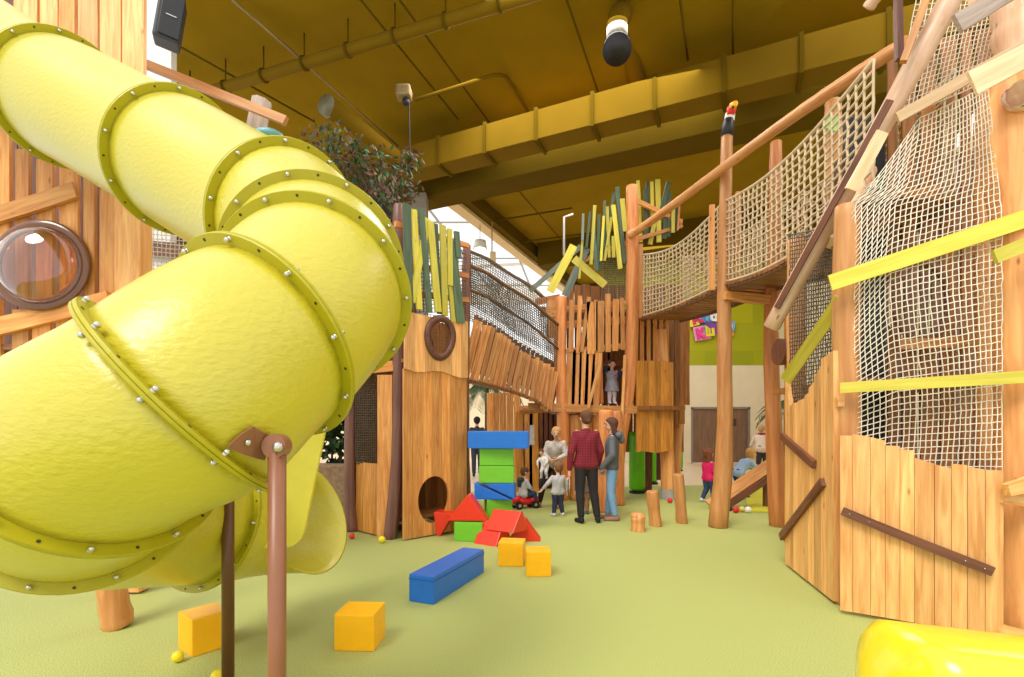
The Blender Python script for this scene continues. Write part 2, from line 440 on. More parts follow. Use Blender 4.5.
# first big beam and the fascia of the atrium edge
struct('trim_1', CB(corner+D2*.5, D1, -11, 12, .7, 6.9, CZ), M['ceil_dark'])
b2 = PZ(428, 192, 7.5)-D1*.17; s1_ = (b2-corner).dot(D1)
struct('trim_2', CB(b2, D2, 0, 17, .34, 7.5, CZ), M['fascia'])
struct('trim_12', CB(b2-D1*.3, D2, 0, 17, .24, 7.6, CZ), M['ceil_dark'])
bm = bmesh.new()
slab(bm, [XY(corner, s1_, .4), XY(corner, -11, .4), XY(corner, -11, 18), XY(corner, s1_, 18)], CZ, CZ+.3)
struct('ceiling', bm, M['ceil'])
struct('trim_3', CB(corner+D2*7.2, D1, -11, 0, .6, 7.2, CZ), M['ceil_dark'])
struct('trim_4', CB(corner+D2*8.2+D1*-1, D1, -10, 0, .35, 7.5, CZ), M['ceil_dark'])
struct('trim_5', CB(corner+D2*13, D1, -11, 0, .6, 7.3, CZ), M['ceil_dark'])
# far walls
def wallbox(name, x0, x1, y, z0, z1, mat, th=.3):
    bm = bmesh.new(); add_box(bm, ((x0+x1)/2, y+th/2, (z0+z1)/2), (x1-x0, th, z1-z0)); return struct(name, bm, mat)
DY = 19.7
def DX(px): return (px-CX)*DY/F
# cream wall with door opening
dx0, dx1 = DX(691), DX(750); dz = CH-(407-HY)*DY/F
wallbox('wall_back', 3.6, dx0, DY, 0, 3.85, M['cream'])
wallbox('wall_back', dx1, 10.4, DY, 0, 3.85, M['cream'])
wallbox('wall_back', dx0, dx1, DY, dz, 3.85, M['cream'])
wallbox('wall_back', 3.6, 10.4, DY, 3.85, 8, M['greenwall'])
wallbox('baseboard_back', 3.6, dx0, DY-.02, 0, .12, M['cream'], .02)
bm = bmesh.new()
for x in (dx0+.04, dx1-.04): add_box(bm, (x, DY+.05, dz/2), (.08, .14, dz))
add_box(bm, ((dx0+dx1)/2, DY+.05, dz-.04), (dx1-dx0, .14, .08))
struct('trim_6', bm, plain('grey door frame', (140, 130, 122), .5))
bm = bmesh.new(); add_box(bm, ((dx0+dx1)/2, DY+.08, dz/2-.03), (dx1-dx0-.16, .06, dz-.1))
dr = struct('door_1', bm, M['doorwood'])
bm = bmesh.new(); add_box(bm, (DX(734), DY+.04, CH-(425-HY+0)*DY/F+.1), (.22, .02, .3)); add_box(bm, (DX(734), DY+.028, CH+.1), (.1, .01, .18))
pl = link('door_sign', bm_me(bm), plain('dark sign', (70, 56, 50), .5), dr)
bm = bmesh.new(); add_tube(bm, [(DX(724), DY+.04, 1.0), (DX(724), DY-.02, 1.0), (DX(719), DY-.02, 1.0)], .02, 8)
link('door_handle', bm_me(bm), M['metal'], dr)
# far left wall behind the atrium
wallbox('wall_left', -16, 3.6, 25, 0, 4.2, M['cream'])
wallbox('wall_right', 10.4, 10.7, -1, 0, 8, M['cream'], 21)
# atrium structure: white steel trusses seen above the left tower
def steel(name, segs, r, label=None, grp=None):
    bm = bmesh.new()
    for a, b in segs: add_tube(bm, [a, b], r, 6)
    return struct(name, bm, M['white'])
steel('trim_7', [(P(440, 268, 23), P(538, 262, 23.5)), (P(455, 262, 22), P(455, 330, 22))], .12)
bm = bmesh.new(); add_box(bm, (-8, 24.8, 8.0), (19, .3, 1.0)); struct('trim_8', bm, M['white'])
bm = bmesh.new()
for k in range(7): add_tube(bm, [(-14+2.6*k, 14, 9.2), (-9+2.0*k, 25, 8.2)], .05, 6)
for k in range(4): add_tube(bm, [(-15, 15+3*k, 9.1-.3*k), (0-2+1.4*k*1.0, 15+3*k, 9.1-.3*k)], .04, 6)
struct('trim_9', bm, plain('grey steel', (176, 178, 182), .5))

# ---------------------------------------------------------------- ceiling services
def tube_thing(name, label, cat, pts, r, mat, grp=None, n=10):
    bm = bmesh.new(); add_tube(bm, pts, r, n)
    o = link(name, bm_me(bm), mat, None, None, smooth=True); tag(o, label, cat, grp); return o
# rectangular duct along the beam
dt = thing('rectangular_air_duct', 'long mustard painted rectangular air duct running in front of the big beam', 'duct', XY(PZ(512, 145, 6.95), 0, .25)+(6.95,))
dbase = Vector(PZ(512, 145, 6.95)); dbase.z = 0; dbase += D2*.25
link('duct_body', bm_me(CB(dbase, D1, -8.8, 3.2, .5, 6.95, 7.5)), M['duct'], dt)
for k in range(10):
    link('duct_seam', bm_me(CB(dbase+D1*(2.8-1.1*k), D1, -.03, .03, .56, 6.91, 7.54)), M['ceil_dark'], dt)
# round branch duct with a nozzle
def arc(p0, p1, p2, n=8):
    return [Vector(p0)*(1-t)**2+Vector(p1)*2*t*(1-t)+Vector(p2)*t*t for t in [i/n for i in range(n+1)]]
nz = thing('nozzle_duct', 'round branch duct ending in a silver band and black nozzle below ceiling', 'duct', P(632, 90, 8.5))
bm = bmesh.new(); a0 = P(640, 96, 9.6); a1 = P(624, 8, 8.0); a2 = P(617, 22, 7.6)
add_tube(bm, [a0, P(629, 45, 8.7)]+arc(P(624, 20, 8.2), a1, P(618, 16, 7.4), 6)+[P(617, 30, 7.4)], .15, 16)
link('branch_pipe', bm_me(bm), M['duct'], nz, None, True)
bm = bmesh.new(); add_tube(bm, [P(617, 28, 7.4), P(617, 40, 7.4)], .155, 16); link('foil_band', bm_me(bm), plain('foil', (150, 146, 136), .45, .6), nz, None, True)
bm = bmesh.new(); add_tube(bm, [P(617, 40, 7.4), P(617, 47, 7.4), P(617, 48, 7.0), P(617, 50, 6.95)], [.13, .12, .19, .2], 20); link('nozzle', bm_me(bm), M['black'], nz, None, True)
bm = bmesh.new(); add_box(bm, P(643, 98, 9.8), (.6, .2, .5)); link('mounting_box', bm_me(bm), M['duct'], nz)
# round pipe with hangers
pa = PZ(190, 98, 7.5); pb_ = PZ(560, -14, 7.5)
rp = thing('round_pipe', 'thick mustard round pipe crossing the ceiling above the slide', 'pipe', pa)
bm = bmesh.new(); add_tube(bm, [pa+(pa-pb_)*.3, pb_+(pb_-pa)*.3], .09, 14); link('pipe_body', bm_me(bm), M['duct'], rp, None, True)
for k in range(9):
    c = lerp(pa, pb_, k/8); d = (pb_-pa).normalized()
    bm = bmesh.new(); add_tube(bm, [c-d*.02, c+d*.02], .115, 14); add_tube(bm, [c+Vector((0, 0, .1)), Vector((c.x, c.y, CZ))], .012, 6)
    link('pipe_hanger', bm_me(bm), M['ceil_dark'], rp, None, True)
# conduits (thin lines towards vp2)
for i, (x0, y0, x1, y1, z, pale) in enumerate([(256, 20, 398, 146, 7.8, 1), (150, 30, 315, 122, 7.7, 0), (232, 0, 305, 62, 7.85, 1), (359, -2, 458, 119, 7.8, 0), (398, -2, 489, 122, 7.85, 0), (565, -5, 598, 92, 7.85, 0), (680, 0, 688, 60, 7.85, 0),
                                                 (512, 183, 570, 250, 7.85, 0), (733, -5, 733, 58, 7.9, 0)]):
    ds = ['pale conduit running to the tree top', 'dark conduit passing behind the round pipe', 'short pale conduit near the loudspeaker', 'conduit beside the ceiling sensor on its left', 'conduit beside the ceiling sensor on its right', 'conduit left of the black nozzle', 'faint conduit right of the black nozzle', 'thin conduit in the far ceiling bay', 'faint conduit above the toucan post']
    tube_thing('ceiling_conduit', ds[i], 'conduit', [PZ(x0, y0, z), PZ(x1, y1, z)], .018, M['conduit'] if pale else M['ceil_dark'], 'thin conduits under the ceiling', 6)
for i, (x0, y0, x1, y1) in enumerate([(488, 222, 572, 208), (512, 243, 600, 232), (545, 258, 600, 252)]):
    tube_thing('ceiling_conduit', ['cross conduit nearest in the far bay', 'cross conduit in the middle of the far bay', 'cross conduit deepest in the far bay'][i], 'conduit', [PZ(x0, y0, 7.7), PZ(x1, y1, 7.7)], .025, M['ceil_dark'], 'thin conduits under the ceiling', 6)
# stub of big round duct above the ficus
t = thing('ventilation_pipe', 'short wide ventilation pipe with grey mouth above the ficus', 'pipe', P(330, 112, 9.5))
bm = bmesh.new(); add_tube(bm, [P(328, 106, 8.6), P(400, 162, 10.0)], .17, 18); link('pipe_body', bm_me(bm), M['duct'], t, None, True)
bm = bmesh.new(); add_tube(bm, [P(325, 104, 8.55), P(330, 108, 8.65)], .175, 18); link('pipe_mouth', bm_me(bm), plain('grey mouth', (120, 116, 90), .5), t, None, True)
# ceiling sensor with loop pipe and hanging cable
t = thing('ceiling_sensor', 'small grey ceiling sensor box with pipe loop and hanging cable', 'sensor', P(404, 92, 8.8))
bm = bmesh.new(); add_box(bm, P(404, 93, 8.8), (.26, .24, .2), bev=.04); link('housing', bm_me(bm), M['conduit'], t)
bm = bmesh.new(); bmesh.ops.create_uvsphere(bm, u_segments=12, v_segments=8, radius=.07, matrix=Matrix.Translation(P(406, 102, 8.8))); link('lens', bm_me(bm), M['black'], t, None, True)
bm = bmesh.new(); add_tube(bm, [P(415, 100, 8.9)]+arc(P(490, 76, 9.0), P(502, 72, 9.0), P(508, 80, 9.4))+[P(528, 112, 10.2)], .03, 8); link('pipe_loop', bm_me(bm), M['duct'], t, None, True)
bm = bmesh.new(); add_tube(bm, [P(409, 104, 8.8), P(411, 196, 8.8)], .012, 6); link('cable', bm_me(bm), M['black'], t)
# pendant spots
def pendant(px, py, Y, lab, top):
    t = thing('pendant_light', lab, 'lamp', P(px, py, Y), 'pendant lamps')
    bm = bmesh.new(); s = Y/F
    add_tube(bm, [P(px, py-4, Y), P(px, py+4, Y)], [6*s, 7*s], 16); link('lamp_shade', bm_me(bm), M['white'], t, None, True)
    bm = bmesh.new(); add_tube(bm, [P(px, py+3.6, Y), P(px, py+4.4, Y)], 5.6*s, 16); link('bulb', bm_me(bm), M['lamp'], t)
    bm = bmesh.new(); add_tube(bm, [P(px, py-4, Y), Vector((P(px, py, Y).x, Y, top))], .012, 6); link('cord', bm_me(bm), M['conduit'], t)
pendant(480, 245, 15, 'small lit pendant lamp beside the pale atrium edge', CZ)
pendant(791, 121, 10.5, 'pendant lamp behind the long handrail log', CZ)
# hanging white pole frame at atrium
tube_thing('hanging_sensor_rod', 'thin white rod hanging beside the crown slats', 'rod', [P(564, 255, 13), P(564, 217, 13), P(573, 214, 13)], .03, M['white'])
t = thing('hanging_box', 'pale box hanging on a rod in front of the glazing', 'box', P(492, 255, 14))
bm = bmesh.new(); add_box(bm, P(493, 258, 14), (.16, .12, .34), bev=.02); link('housing', bm_me(bm), M['fascia'], t)
bm = bmesh.new(); add_tube(bm, [P(492, 222, 14), P(492, 254, 14)], .02, 6); link('rod', bm_me(bm), M['conduit'], t)
# column and loudspeaker
cc = P(157, 300, 7.3)
bm = bmesh.new(); add_box(bm, (cc.x, 7.4, CZ/2), (.36, .12, CZ)); struct('trim_10', bm, M['white'])
t = thing('loudspeaker', 'black wedge loudspeaker mounted on the white column', 'speaker', P(170, 22, 6.9))
bm = bmesh.new()
R3 = Euler((0, math.radians(8), math.radians(28))).to_matrix()
add_box(bm, P(170, 22, 6.9), (.3, .26, .66), R3, bev=.03); link('cabinet', bm_me(bm), plain('dark grey cabinet', (58, 60, 66), .5), t)
bm = bmesh.new(); add_box(bm, P(171.5, 22, 6.9)+R3 @ Vector((.015, -.14, 0)), (.25, .02, .6), R3, bev=.01); link('grille', bm_me(bm), M['black'], t)
bm = bmesh.new(); add_box(bm, P(171.5, 23, 6.9)+R3 @ Vector((.015, -.155, .0)), (.12, .006, .014), R3); link('badge', bm_me(bm), M['metal'], t)
bm = bmesh.new(); add_tube(bm, [P(165, 25, 7.0), P(158, 18, 7.36)], .02, 8); link('bracket', bm_me(bm), M['darkgrey'], t)
# pillar behind the left crown
pc = P(414, 300, 11.2)
bm = bmesh.new(); add_box(bm, (pc.x, 11.8, 3.45), (.38, .38, 6.9)); struct('trim_11', bm, plain('grey pillar', (146, 138, 124), .6))

# ================================================================ TUBE SLIDE
slide = thing('tube_slide', 'big glossy yellow enclosed tube slide spiralling down in the foreground', 'slide', (-1.6, 2.6, 0))
TR = .395
rings = [((-4.6, 4.1, 4.75), (.84, -.3, -.45)),
         ((-3.12, 3.5, 3.76), (.84, -.36, -.45)),
         ((-2.08, 3.15, 3.14), (.80, -.40, -.46)),
         ((-1.25, 2.80, 2.62), (.74, -.52, -.42)),
         ((-.98, 2.5, 2.29), (.38, -.85, -.42)),
         ((-.90, 2.28, 2.09), (.05, -.9, -.5)),
         ((-1.01, 2.03, 1.83), (-.38, -.72, -.52)),
         ((-1.16, 1.79, 1.585), (-.66, -.24, -.62)),
         ((-1.50, 1.83, 1.42), (-.66, .35, -.5)),
         ((-1.77, 2.08, 1.25), (-.45, .8, -.42)),
         ((-1.90, 3.1, .92), (.35, .9, -.28)),
         ((-1.80, 3.62, .82), (.68, .72, -.1))]
def hermite(p0, t0, p1, t1, u):
    k = (p1-p0).length
    h = 2*u**3-3*u*u+1, u**3-2*u*u+u, -2*u**3+3*u*u, u**3-u*u
    return p0*h[0]+t0*k*h[1]+p1*h[2]+t1*k*h[3]
def slide_section(i, n=10):
    c0, n0 = Vector(rings[i][0]), Vector(rings[i][1]).normalized(); c1, n1 = Vector(rings[i+1][0]), Vector(rings[i+1][1]).normalized()
    bm = bmesh.new(); rr = []; NS = 48
    for k in range(n+1):
        u = k/n; c = hermite(c0, n0, c1, n1, u); nn = n0.lerp(n1, u).normalized()
        z = Vector((0, 0, 1)); x = z.cross(nn).normalized(); y = nn.cross(x)
        rr.append([(c+x*math.cos(2*PI*q/NS)*TR+y*math.sin(2*PI*q/NS)*TR, c+x*math.cos(2*PI*q/NS)*(TR-.012)+y*math.sin(2*PI*q/NS)*(TR-.012)) for q in range(NS)])
    vo = [[bm.verts.new(p[0]) for p in r] for r in rr]; vi = [[bm.verts.new(p[1]) for p in r] for r in rr]
    for k in range(n):
        for q in range(NS):
            q2 = (q+1) % NS
            bm.faces.new((vo[k][q], vo[k][q2], vo[k+1][q2], vo[k+1][q])); bm.faces.new((vi[k][q2], vi[k][q], vi[k+1][q], vi[k+1][q2]))
    for q in range(NS):
        q2 = (q+1) % NS
        bm.faces.new((vo[0][q2], vo[0][q], vi[0][q], vi[0][q2])); bm.faces.new((vo[n][q], vo[n][q2], vi[n][q2], vi[n][q]))
    bmesh.ops.recalc_face_normals(bm, faces=bm.faces)
    return link('tube_section', bm_me(bm), M['slide'], slide, None, True)
for i in range(len(rings)-1): slide_section(i)
def lathe_ring(prof, mw, mat, name, parent, NS=56, smooth=True):
    bm = bmesh.new(); m = len(prof)
    vv = [[bm.verts.new((r*math.cos(2*PI*q/NS), r*math.sin(2*PI*q/NS), z)) for (r, z) in prof] for q in range(NS)]
    for q in range(NS):
        for j in range(m): bm.faces.new((vv[q][j], vv[(q+1) % NS][j], vv[(q+1) % NS][(j+1) % m], vv[q][(j+1) % m]))
    bmesh.ops.recalc_face_normals(bm, faces=bm.faces)
    return link(name, bm_me(bm), mat, parent, mw, smooth)
bolt_me = None; plug_me = None
for i, (c, nv) in enumerate(rings[1:-1]):
    mw, _ = frame(Vector(c), Vector(c)+Vector(nv), (0, 0, 1))
    fl = lathe_ring([(TR-.02, -.013), (TR+.041, -.013), (TR+.043, -.008), (TR+.043, -.002), (TR+.039, 0), (TR+.043, .002), (TR+.043, .008), (TR+.041, .013), (TR-.02, .013)], mw, M['slide_flange'], 'flange', slide, smooth=False)
    bm = bmesh.new()
    NB = 10
    for k in range(NB):
        a = 2*PI*(k+.5)/NB; p = Vector(((TR+.023)*math.cos(a), (TR+.023)*math.sin(a), 0))
        if plug_me is None:
            b_ = bmesh.new(); bmesh.ops.create_cone(b_, cap_ends=True, segments=8, radius1=.006, radius2=.006, depth=.03); plug_me = bm_me(b_); plug_me.materials.append(M['hole'])
        link('plug', plug_me, None, fl, mw @ Matrix.Translation(p))
    for k in range(NB):
        a = 2*PI*k/NB; p = Vector(((TR+.023)*math.cos(a), (TR+.023)*math.sin(a), 0))
        if bolt_me is None:
            bm = bmesh.new()
            bmesh.ops.create_cone(bm, cap_ends=True, segments=12, radius1=.009, radius2=.009, depth=.05)
            bmesh.ops.create_uvsphere(bm, u_segments=10, v_segments=6, radius=.0105, matrix=Matrix.Translation((0, 0, .024)))
            bmesh.ops.create_uvsphere(bm, u_segments=10, v_segments=6, radius=.0105, matrix=Matrix.Translation((0, 0, -.024)))
            bolt_me = bm_me(bm); bolt_me.materials.append(M['metal'])
            for p_ in bolt_me.polygons: p_.use_smooth = True
        link('bolt', bolt_me, None, fl, mw @ Matrix.Translation(p))
# flared open outlet
bm = bmesh.new(); NS = 48; sec = []
c0, n0 = Vector(rings[-1][0]), Vector(rings[-1][1]).normalized(); c1 = c0+Vector((.24, .2, -.02)); n1 = Vector((.85, -.25, .35)).normalized()
for k in range(9):
    u = k/8; c = c0.lerp(c1, u); nn = n0.lerp(n1, u**1.1).normalized(); x = Vector((0, 0, 1)).cross(nn).normalized(); y = nn.cross(x); r = TR*(1+.12*u*u)
    sec.append([(c+x*math.cos(2*PI*q/NS)*r+y*math.sin(2*PI*q/NS)*r, c+x*math.cos(2*PI*q/NS)*(r-.015)+y*math.sin(2*PI*q/NS)*(r-.015)) for q in range(NS)])
vo = [[bm.verts.new(p[0]) for p in r] for r in sec]; vi = [[bm.verts.new(p[1]) for p in r] for r in sec]
for k in range(8):
    for q in range(NS):
        q2 = (q+1) % NS
        bm.faces.new((vo[k][q], vo[k][q2], vo[k+1][q2], vo[k+1][q])); bm.faces.new((vi[k][q2], vi[k][q], vi[k+1][q], vi[k+1][q2]))
for q in range(NS):
    q2 = (q+1) % NS
    bm.faces.new((vo[0][q2], vo[0][q], vi[0][q], vi[0][q2])); bm.faces.new((vo[8][q], vo[8][q2], vi[8][q2], vi[8][q]))
bmesh.ops.recalc_face_normals(bm, faces=bm.faces)
link('outlet', bm_me(bm), M['slide'], slide, None, True)
# side plate by the outlet
def poly_plate(name, pts, n, th, mat, parent, r=0):
    bm = bmesh.new(); n = Vector(n).normalized()*th
    a = [bm.verts.new(p) for p in pts]; b = [bm.verts.new(p+n) for p in pts]
    bm.faces.new(a); bm.faces.new(b[::-1])
    for i in range(len(pts)): bm.faces.new((a[i], b[i], b[(i+1) % len(pts)], a[(i+1) % len(pts)]))
    bmesh.ops.recalc_face_normals(bm, faces=bm.faces)
    return link(name, bm_me(bm), mat, parent)
yy = 3.12
pts = [P(x, y, yy+(x-240)*.003) for x, y in [(236, 470), (303, 418), (311, 414), (318, 417), (323, 424), (324, 434), (304, 530), (300, 540), (293, 546), (284, 548), (236, 548)]]
poly_plate('side_plate', pts, (0, 1, 0), .03, M['plate'], slide)
bpy.context.view_layer.update(); _dg = bpy.context.evaluated_depsgraph_get()
def on_slide(px, py, off=.012):
    d = Vector(((px-CX)/F, 1, -(py-HY)/F)).normalized(); ok_, loc, nn, *_ = scn.ray_cast(_dg, Vector((0, 0, CH)), d)
    return (loc+nn*off) if ok_ else P(px, py, 1.75)
HYY = on_slide(272, 446).y-.05
# support posts with clamp
bm = bmesh.new(); q = P(277, 452, HYY)
add_tube(bm, [(q.x, HYY, 0), (q.x, HYY, q.z)], .0175*HYY, 20); link('support_post', bm_me(bm), M['brownpaint'], slide, None, True)
bm = bmesh.new(); bmesh.ops.create_cone(bm, cap_ends=True, segments=24, radius1=.024*HYY, radius2=.024*HYY, depth=.05, matrix=Matrix.Translation(P(277, 446, HYY)) @ Matrix.Rotation(PI/2, 4, 'X'))
hk = link('hinge', bm_me(bm), M['brownpaint'], slide)
bm = bmesh.new(); bmesh.ops.create_uvsphere(bm, u_segments=12, v_segments=8, radius=.018, matrix=Matrix.Translation(P(278, 447, HYY-.03))); link('hinge_bolt', bm_me(bm), M['metal'], hk, None, True)
bm = bmesh.new(); cu = [(226, 443), (238, 433), (250, 425), (259, 430), (268, 434)]; cd_ = [(230, 446), (239, 450), (248, 454), (255, 456), (260, 457)]
va = [[bm.verts.new(on_slide(x, y, o)) for (x, y) in row] for row in (cu, cd_) for o in (.012, .024)]
for k in range(4):
    bm.faces.new((va[0][k], va[0][k+1], va[2][k+1], va[2][k])); bm.faces.new((va[1][k], va[3][k], va[3][k+1], va[1][k+1]))
    bm.faces.new((va[0][k], va[1][k], va[1][k+1], va[0][k+1])); bm.faces.new((va[2][k], va[2][k+1], va[3][k+1], va[3][k]))
bm.faces.new((va[0][0], va[2][0], va[3][0], va[1][0])); bm.faces.new((va[0][4], va[1][4], va[3][4], va[2][4]))
bmesh.ops.recalc_face_normals(bm, faces=bm.faces)
cl = link('clamp_plate', bm_me(bm), M['brownpaint'], slide)
bm = bmesh.new(); add_tube(bm, [on_slide(270, 448, .01), P(277, 447, HYY)], .022, 10); link('clamp_ear', bm_me(bm), M['brownpaint'], slide)
bm = bmesh.new(); bmesh.ops.create_uvsphere(bm, u_segments=12, v_segments=8, radius=.011, matrix=Matrix.Translation(on_slide(244, 440, .026))); link('clamp_bolt', bm_me(bm), M['metal'], cl, None, True)
q = P(228, 470, 2.75)
bm = bmesh.new(); add_tube(bm, [(q.x, 2.75, 0), (q.x, 2.75, q.z+.25)], .032, 20); link('support_post', bm_me(bm), plain('dark brown painted steel', (96, 60, 28), .35, var=.04), slide, None, True)

# near yellow slide end at bottom right
t = thing('slide_end', 'rounded glossy yellow slide end in the bottom right corner of the view', 'slide', (2.1, 2.1, 0))
bm = bmesh.new(); secs = []
A = P(864, 630, 1.95); B = P(1120, 662, 1.70)
for k in range(17):
    u = k/16; s = math.sin(min(1, u*5+.02)*PI/2); c = lerp(A, B, u)-Vector((0, 0, .28)); w = .24*s+.004; h = .30*s+.004
    pr = []
    for q in range(28):
        a = 2*PI*q/28; ca, sa = math.cos(a), math.sin(a)
        pr.append(c+Vector((.12*ca*0, (1 if ca > 0 else -1)*abs(ca)**.6*w, (1 if sa > 0 else -1)*abs(sa)**.6*h)))
    secs.append([bm.verts.new(p) for p in pr])
for k in range(16):
    for q in range(28): bm.faces.new((secs[k][q], secs[k][(q+1) % 28], secs[k+1][(q+1) % 28], secs[k+1][q]))
bm.faces.new(secs[0][::-1]); bm.faces.new(secs[-1]); bmesh.ops.recalc_face_normals(bm, faces=bm.faces)
link('chute', bm_me(bm), plain('bright yellow plastic', (240, 216, 40), .25, var=.05, coat=.4), t, None, True)
bm = bmesh.new(); add_tube(bm, [(1.9, 1.9, 0), (1.9, 1.9, .3)], .05, 12); add_tube(bm, [(2.5, 1.8, 0), (2.5, 1.8, .3)], .05, 12); link('foot', bm_me(bm), M['brownpaint'], t)

# ================================================================ LEFT TOWER (behind the slide)
lt = thing('wooden_play_tower', 'tall slatted wooden tower behind the yellow tube with bubble window', 'tower', (-3.6, 4.6, 0))
LY = 4.45
# tall solid planks rising at the top
for i, (x0, x1, tp) in enumerate([(-20, 14, -60), (15, 40, -60), (41, 60, -60), (60, 77, -60), (79, 100, -60), (101, 123, -60), (123, 146, -60)]):
    xa = (x0+x1)/2
    if i > 0: board('wall_board', P(xa, 120 if i > 4 else 60, LY+.12), P(xa, tp, LY+.12), (x1-x0-1)*LY/F, .04, [M['log_pale'], M['wood_light'], M['wood_light'], M['wood_mid'], M['wood_light'], M['wood_light'], M['wood_light']][i], lt, wob=.03)
# slats with gaps around the bubble window
for i, (x0, x1, y0, y1) in enumerate([(-12, 11, 110, 250), (17, 30, 150, 300), (38, 54, 160, 320), (61, 79, 165, 320), (85, 96, 170, 305), (101, 119, 190, 302),
                                       (-10, 2, 300, 400), (14, 30, 310, 385), (34, 52, 310, 385), (58, 75, 305, 345)]):
    xa = (x0+x1)/2
    board('slat', P(xa, y1, LY), P(xa, y0, LY), (x1-x0)*LY/F, .035, M['wood_mid'], lt, wob=.05)
lo = P(134, 640, LY+.1)
board('corner_post', (P(133, 200, LY+.05).x, LY+.05, .02), P(134, 150, LY+.05), .22, .16, M['wood_light'], lt, wob=.02)
board('rail', P(-20, 222, LY-.05), P(76, 190, LY-.05), .14, .045, M['wood_mid'], lt, wob=.12)
board('rail', P(-20, 331, LY-.05), P(110, 300, LY-.05), .15, .045, M['wood_mid'], lt, wob=.12)
board('rail', P(-20, 372, LY+.04), P(60, 372, LY+.04), .12, .045, M['wood_mid'], lt)
for k in range(8):
    board('inner_board', P(-36+22*k, 430, LY+.65), P(-36+22*k, -40, LY+.65), .215, .03, M['wood_brown'], lt, wob=.05)  # brown tone darkens the gaps behind the slats, shade put into colour
for k in range(9):
    q = P(118, 238+11*k, LY+.2); bm = bmesh.new(); add_box(bm, q, (.12, .12, .09), bev=.01); link('stacked_block', bm_me(bm), M['wood_mid'], lt)
board('deck', P(-40, 352, LY+.3), P(130, 352, LY+.3), .6, .05, M['wood_inner_shade'], lt, facing=(0, 0, 1))
# bubble window
bc = P(40, 265, LY-.09)
ring = lathe_ring([(.315, -.015), (.40, -.012), (.405, 0), (.398, .008), (.36, .012), (.318, .008)], frame(bc, bc+Vector((.1, -1, .05)), (0, 0, 1))[0], plain('tinted brown ring', (112, 66, 34), .2, var=.1, coat=.4), 'bubble_window', lt, smooth=True)
bm = bmesh.new(); NSg = 32
mwb, _ = frame(bc, bc+Vector((.1, -1, .05)), (0, 0, 1)); prev = None
for k in range(9):
    a = k/8*PI/2; r = .325*math.cos(a)+.0008; z = .02+.17*math.sin(a)
    cur = [bm.verts.new((r*math.cos(2*PI*q/NSg), r*math.sin(2*PI*q/NSg), z)) for q in range(NSg)]
    if prev:
        for q in range(NSg): bm.faces.new((prev[q], prev[(q+1) % NSg], cur[(q+1) % NSg], cur[q]))
    prev = cur
bm.faces.new(prev); sol = bm_me(bm)
dm = link('dome', sol, M['glass'], ring, mwb, True)
md = dm.modifiers.new('s', 'SOLIDIFY'); md.thickness = .006
# ground log under the slide
log('ground_log', [G(108, 632)+Vector((0, .1, 0)), P(108, 560, 3.72), P(112, 430, 3.9)], .098, .09, M['log'], lt)
# slanting top rail and its post stub
rs = thing('slanted_rail', 'slanting orange rail board with octagonal post stub above slide', 'rail', P(260, 120, 5.2))
board('rail', P(140, 62, 5.2), P(286, 121, 5.0), .085, .05, M['log'], rs, wob=.03)
bm = bmesh.new(); e0 = P(252, 150, 5.3); e1 = P(262, 101, 5.3); add_tube(bm, [e0, e1], .10, 8); link('post_stub', bm_me(bm), M['greywood'], rs)
bm = bmesh.new(); add_tube(bm, [e0, Vector((e0.x, 5.3, 0))], .06, 8); link('lower_post', bm_me(bm), M['log_dark'], rs)
bm = bmesh.new(); bmesh.ops.create_uvsphere(bm, u_segments=16, v_segments=10, radius=.12, matrix=Matrix.Translation(P(268, 136, 5.15)) @ Matrix.Diagonal((1.3, 1, .5, 1))); link('blue_cap', bm_me(bm), plain('pale blue plastic', (120, 180, 190), .4), rs, None, True)

# netted walkway between left tower and the middle (seen between slide turns)
wk = thing('netted_walkway', 'brown board walkway with white net seen between the slide turns', 'walkway', (-5, 7.6, 0))
def Sw(u, v): return P(lerp(110, 300, u), lerp(285, 215, v), 6.6)+Vector((0, 0, -.12*math.sin(PI*u)))
net('side_net', Sw, 44, 16, .006, M['rope'], wk)
for k in range(15):
    q = P(115+12*k, 262, 6.75); board('deck_board', q+Vector((0, 0, -.35)), q+Vector((0, .7, -.35)), .12, .03, M['wood_brown'], wk, facing=(0, 0, 1))
def Sw2(u, v): return P(lerp(110, 420, u), lerp(300, 250, v), 7.5)
board('side_board', P(110, 246, 7.3), P(300, 260, 7.3), .22, .04, M['wood_brown'], wk)

# ================================================================ MIDDLE-LEFT TOWER
mt = thing('wooden_play_tower', 'wooden tower with round crawl hole and green and yellow slat crown, right of the slide', 'tower', (-1.2, 7, 0))
a = G(403, 541); b = G(466, 530); nf = Vector((b.y-a.y, -(b.x-a.x), 0)).normalized()
a2 = (a.x, a.y); b2_ = (b.x, b.y)
def atu(px):  # point on the panel plane (plan) under pixel column
    k = (px-CX)/F; d = b-a; t_ = (k*a.y-a.x)/(d.x-k*d.y); q = a+d*t_; return q
def onp(px, py, off=0): q = atu(px); return P(px, py, q.y-off)
hole1 = onp(433, 499); hole2 = onp(438, 338)
panel('lower_wall', a2, b2_, .02, lambda u: onp(lerp(405, 465, u), lerp(368, 376, u)+2*math.sin(u*9)).z, 7, M['wood_mid'], mt, seed=3, wob=.004,
      cuts=[cyl_cut(hole1, nf, .24, .32, blob=.03)])
a3 = (a.x+nf.x*.03, a.y+nf.y*.03); b3 = (b.x+nf.x*.03, b.y+nf.y*.03)
panel('upper_wall', a3, b3, lambda u: onp(lerp(405, 465, u), lerp(369, 377, u)+2*math.sin(u*9)).z, lambda u: onp(405, 311).z, 7, M['wood_light'], mt, seed=5, wob=.012,
      cuts=[cyl_cut(hole2, nf, .19, .26, blob=.05)])
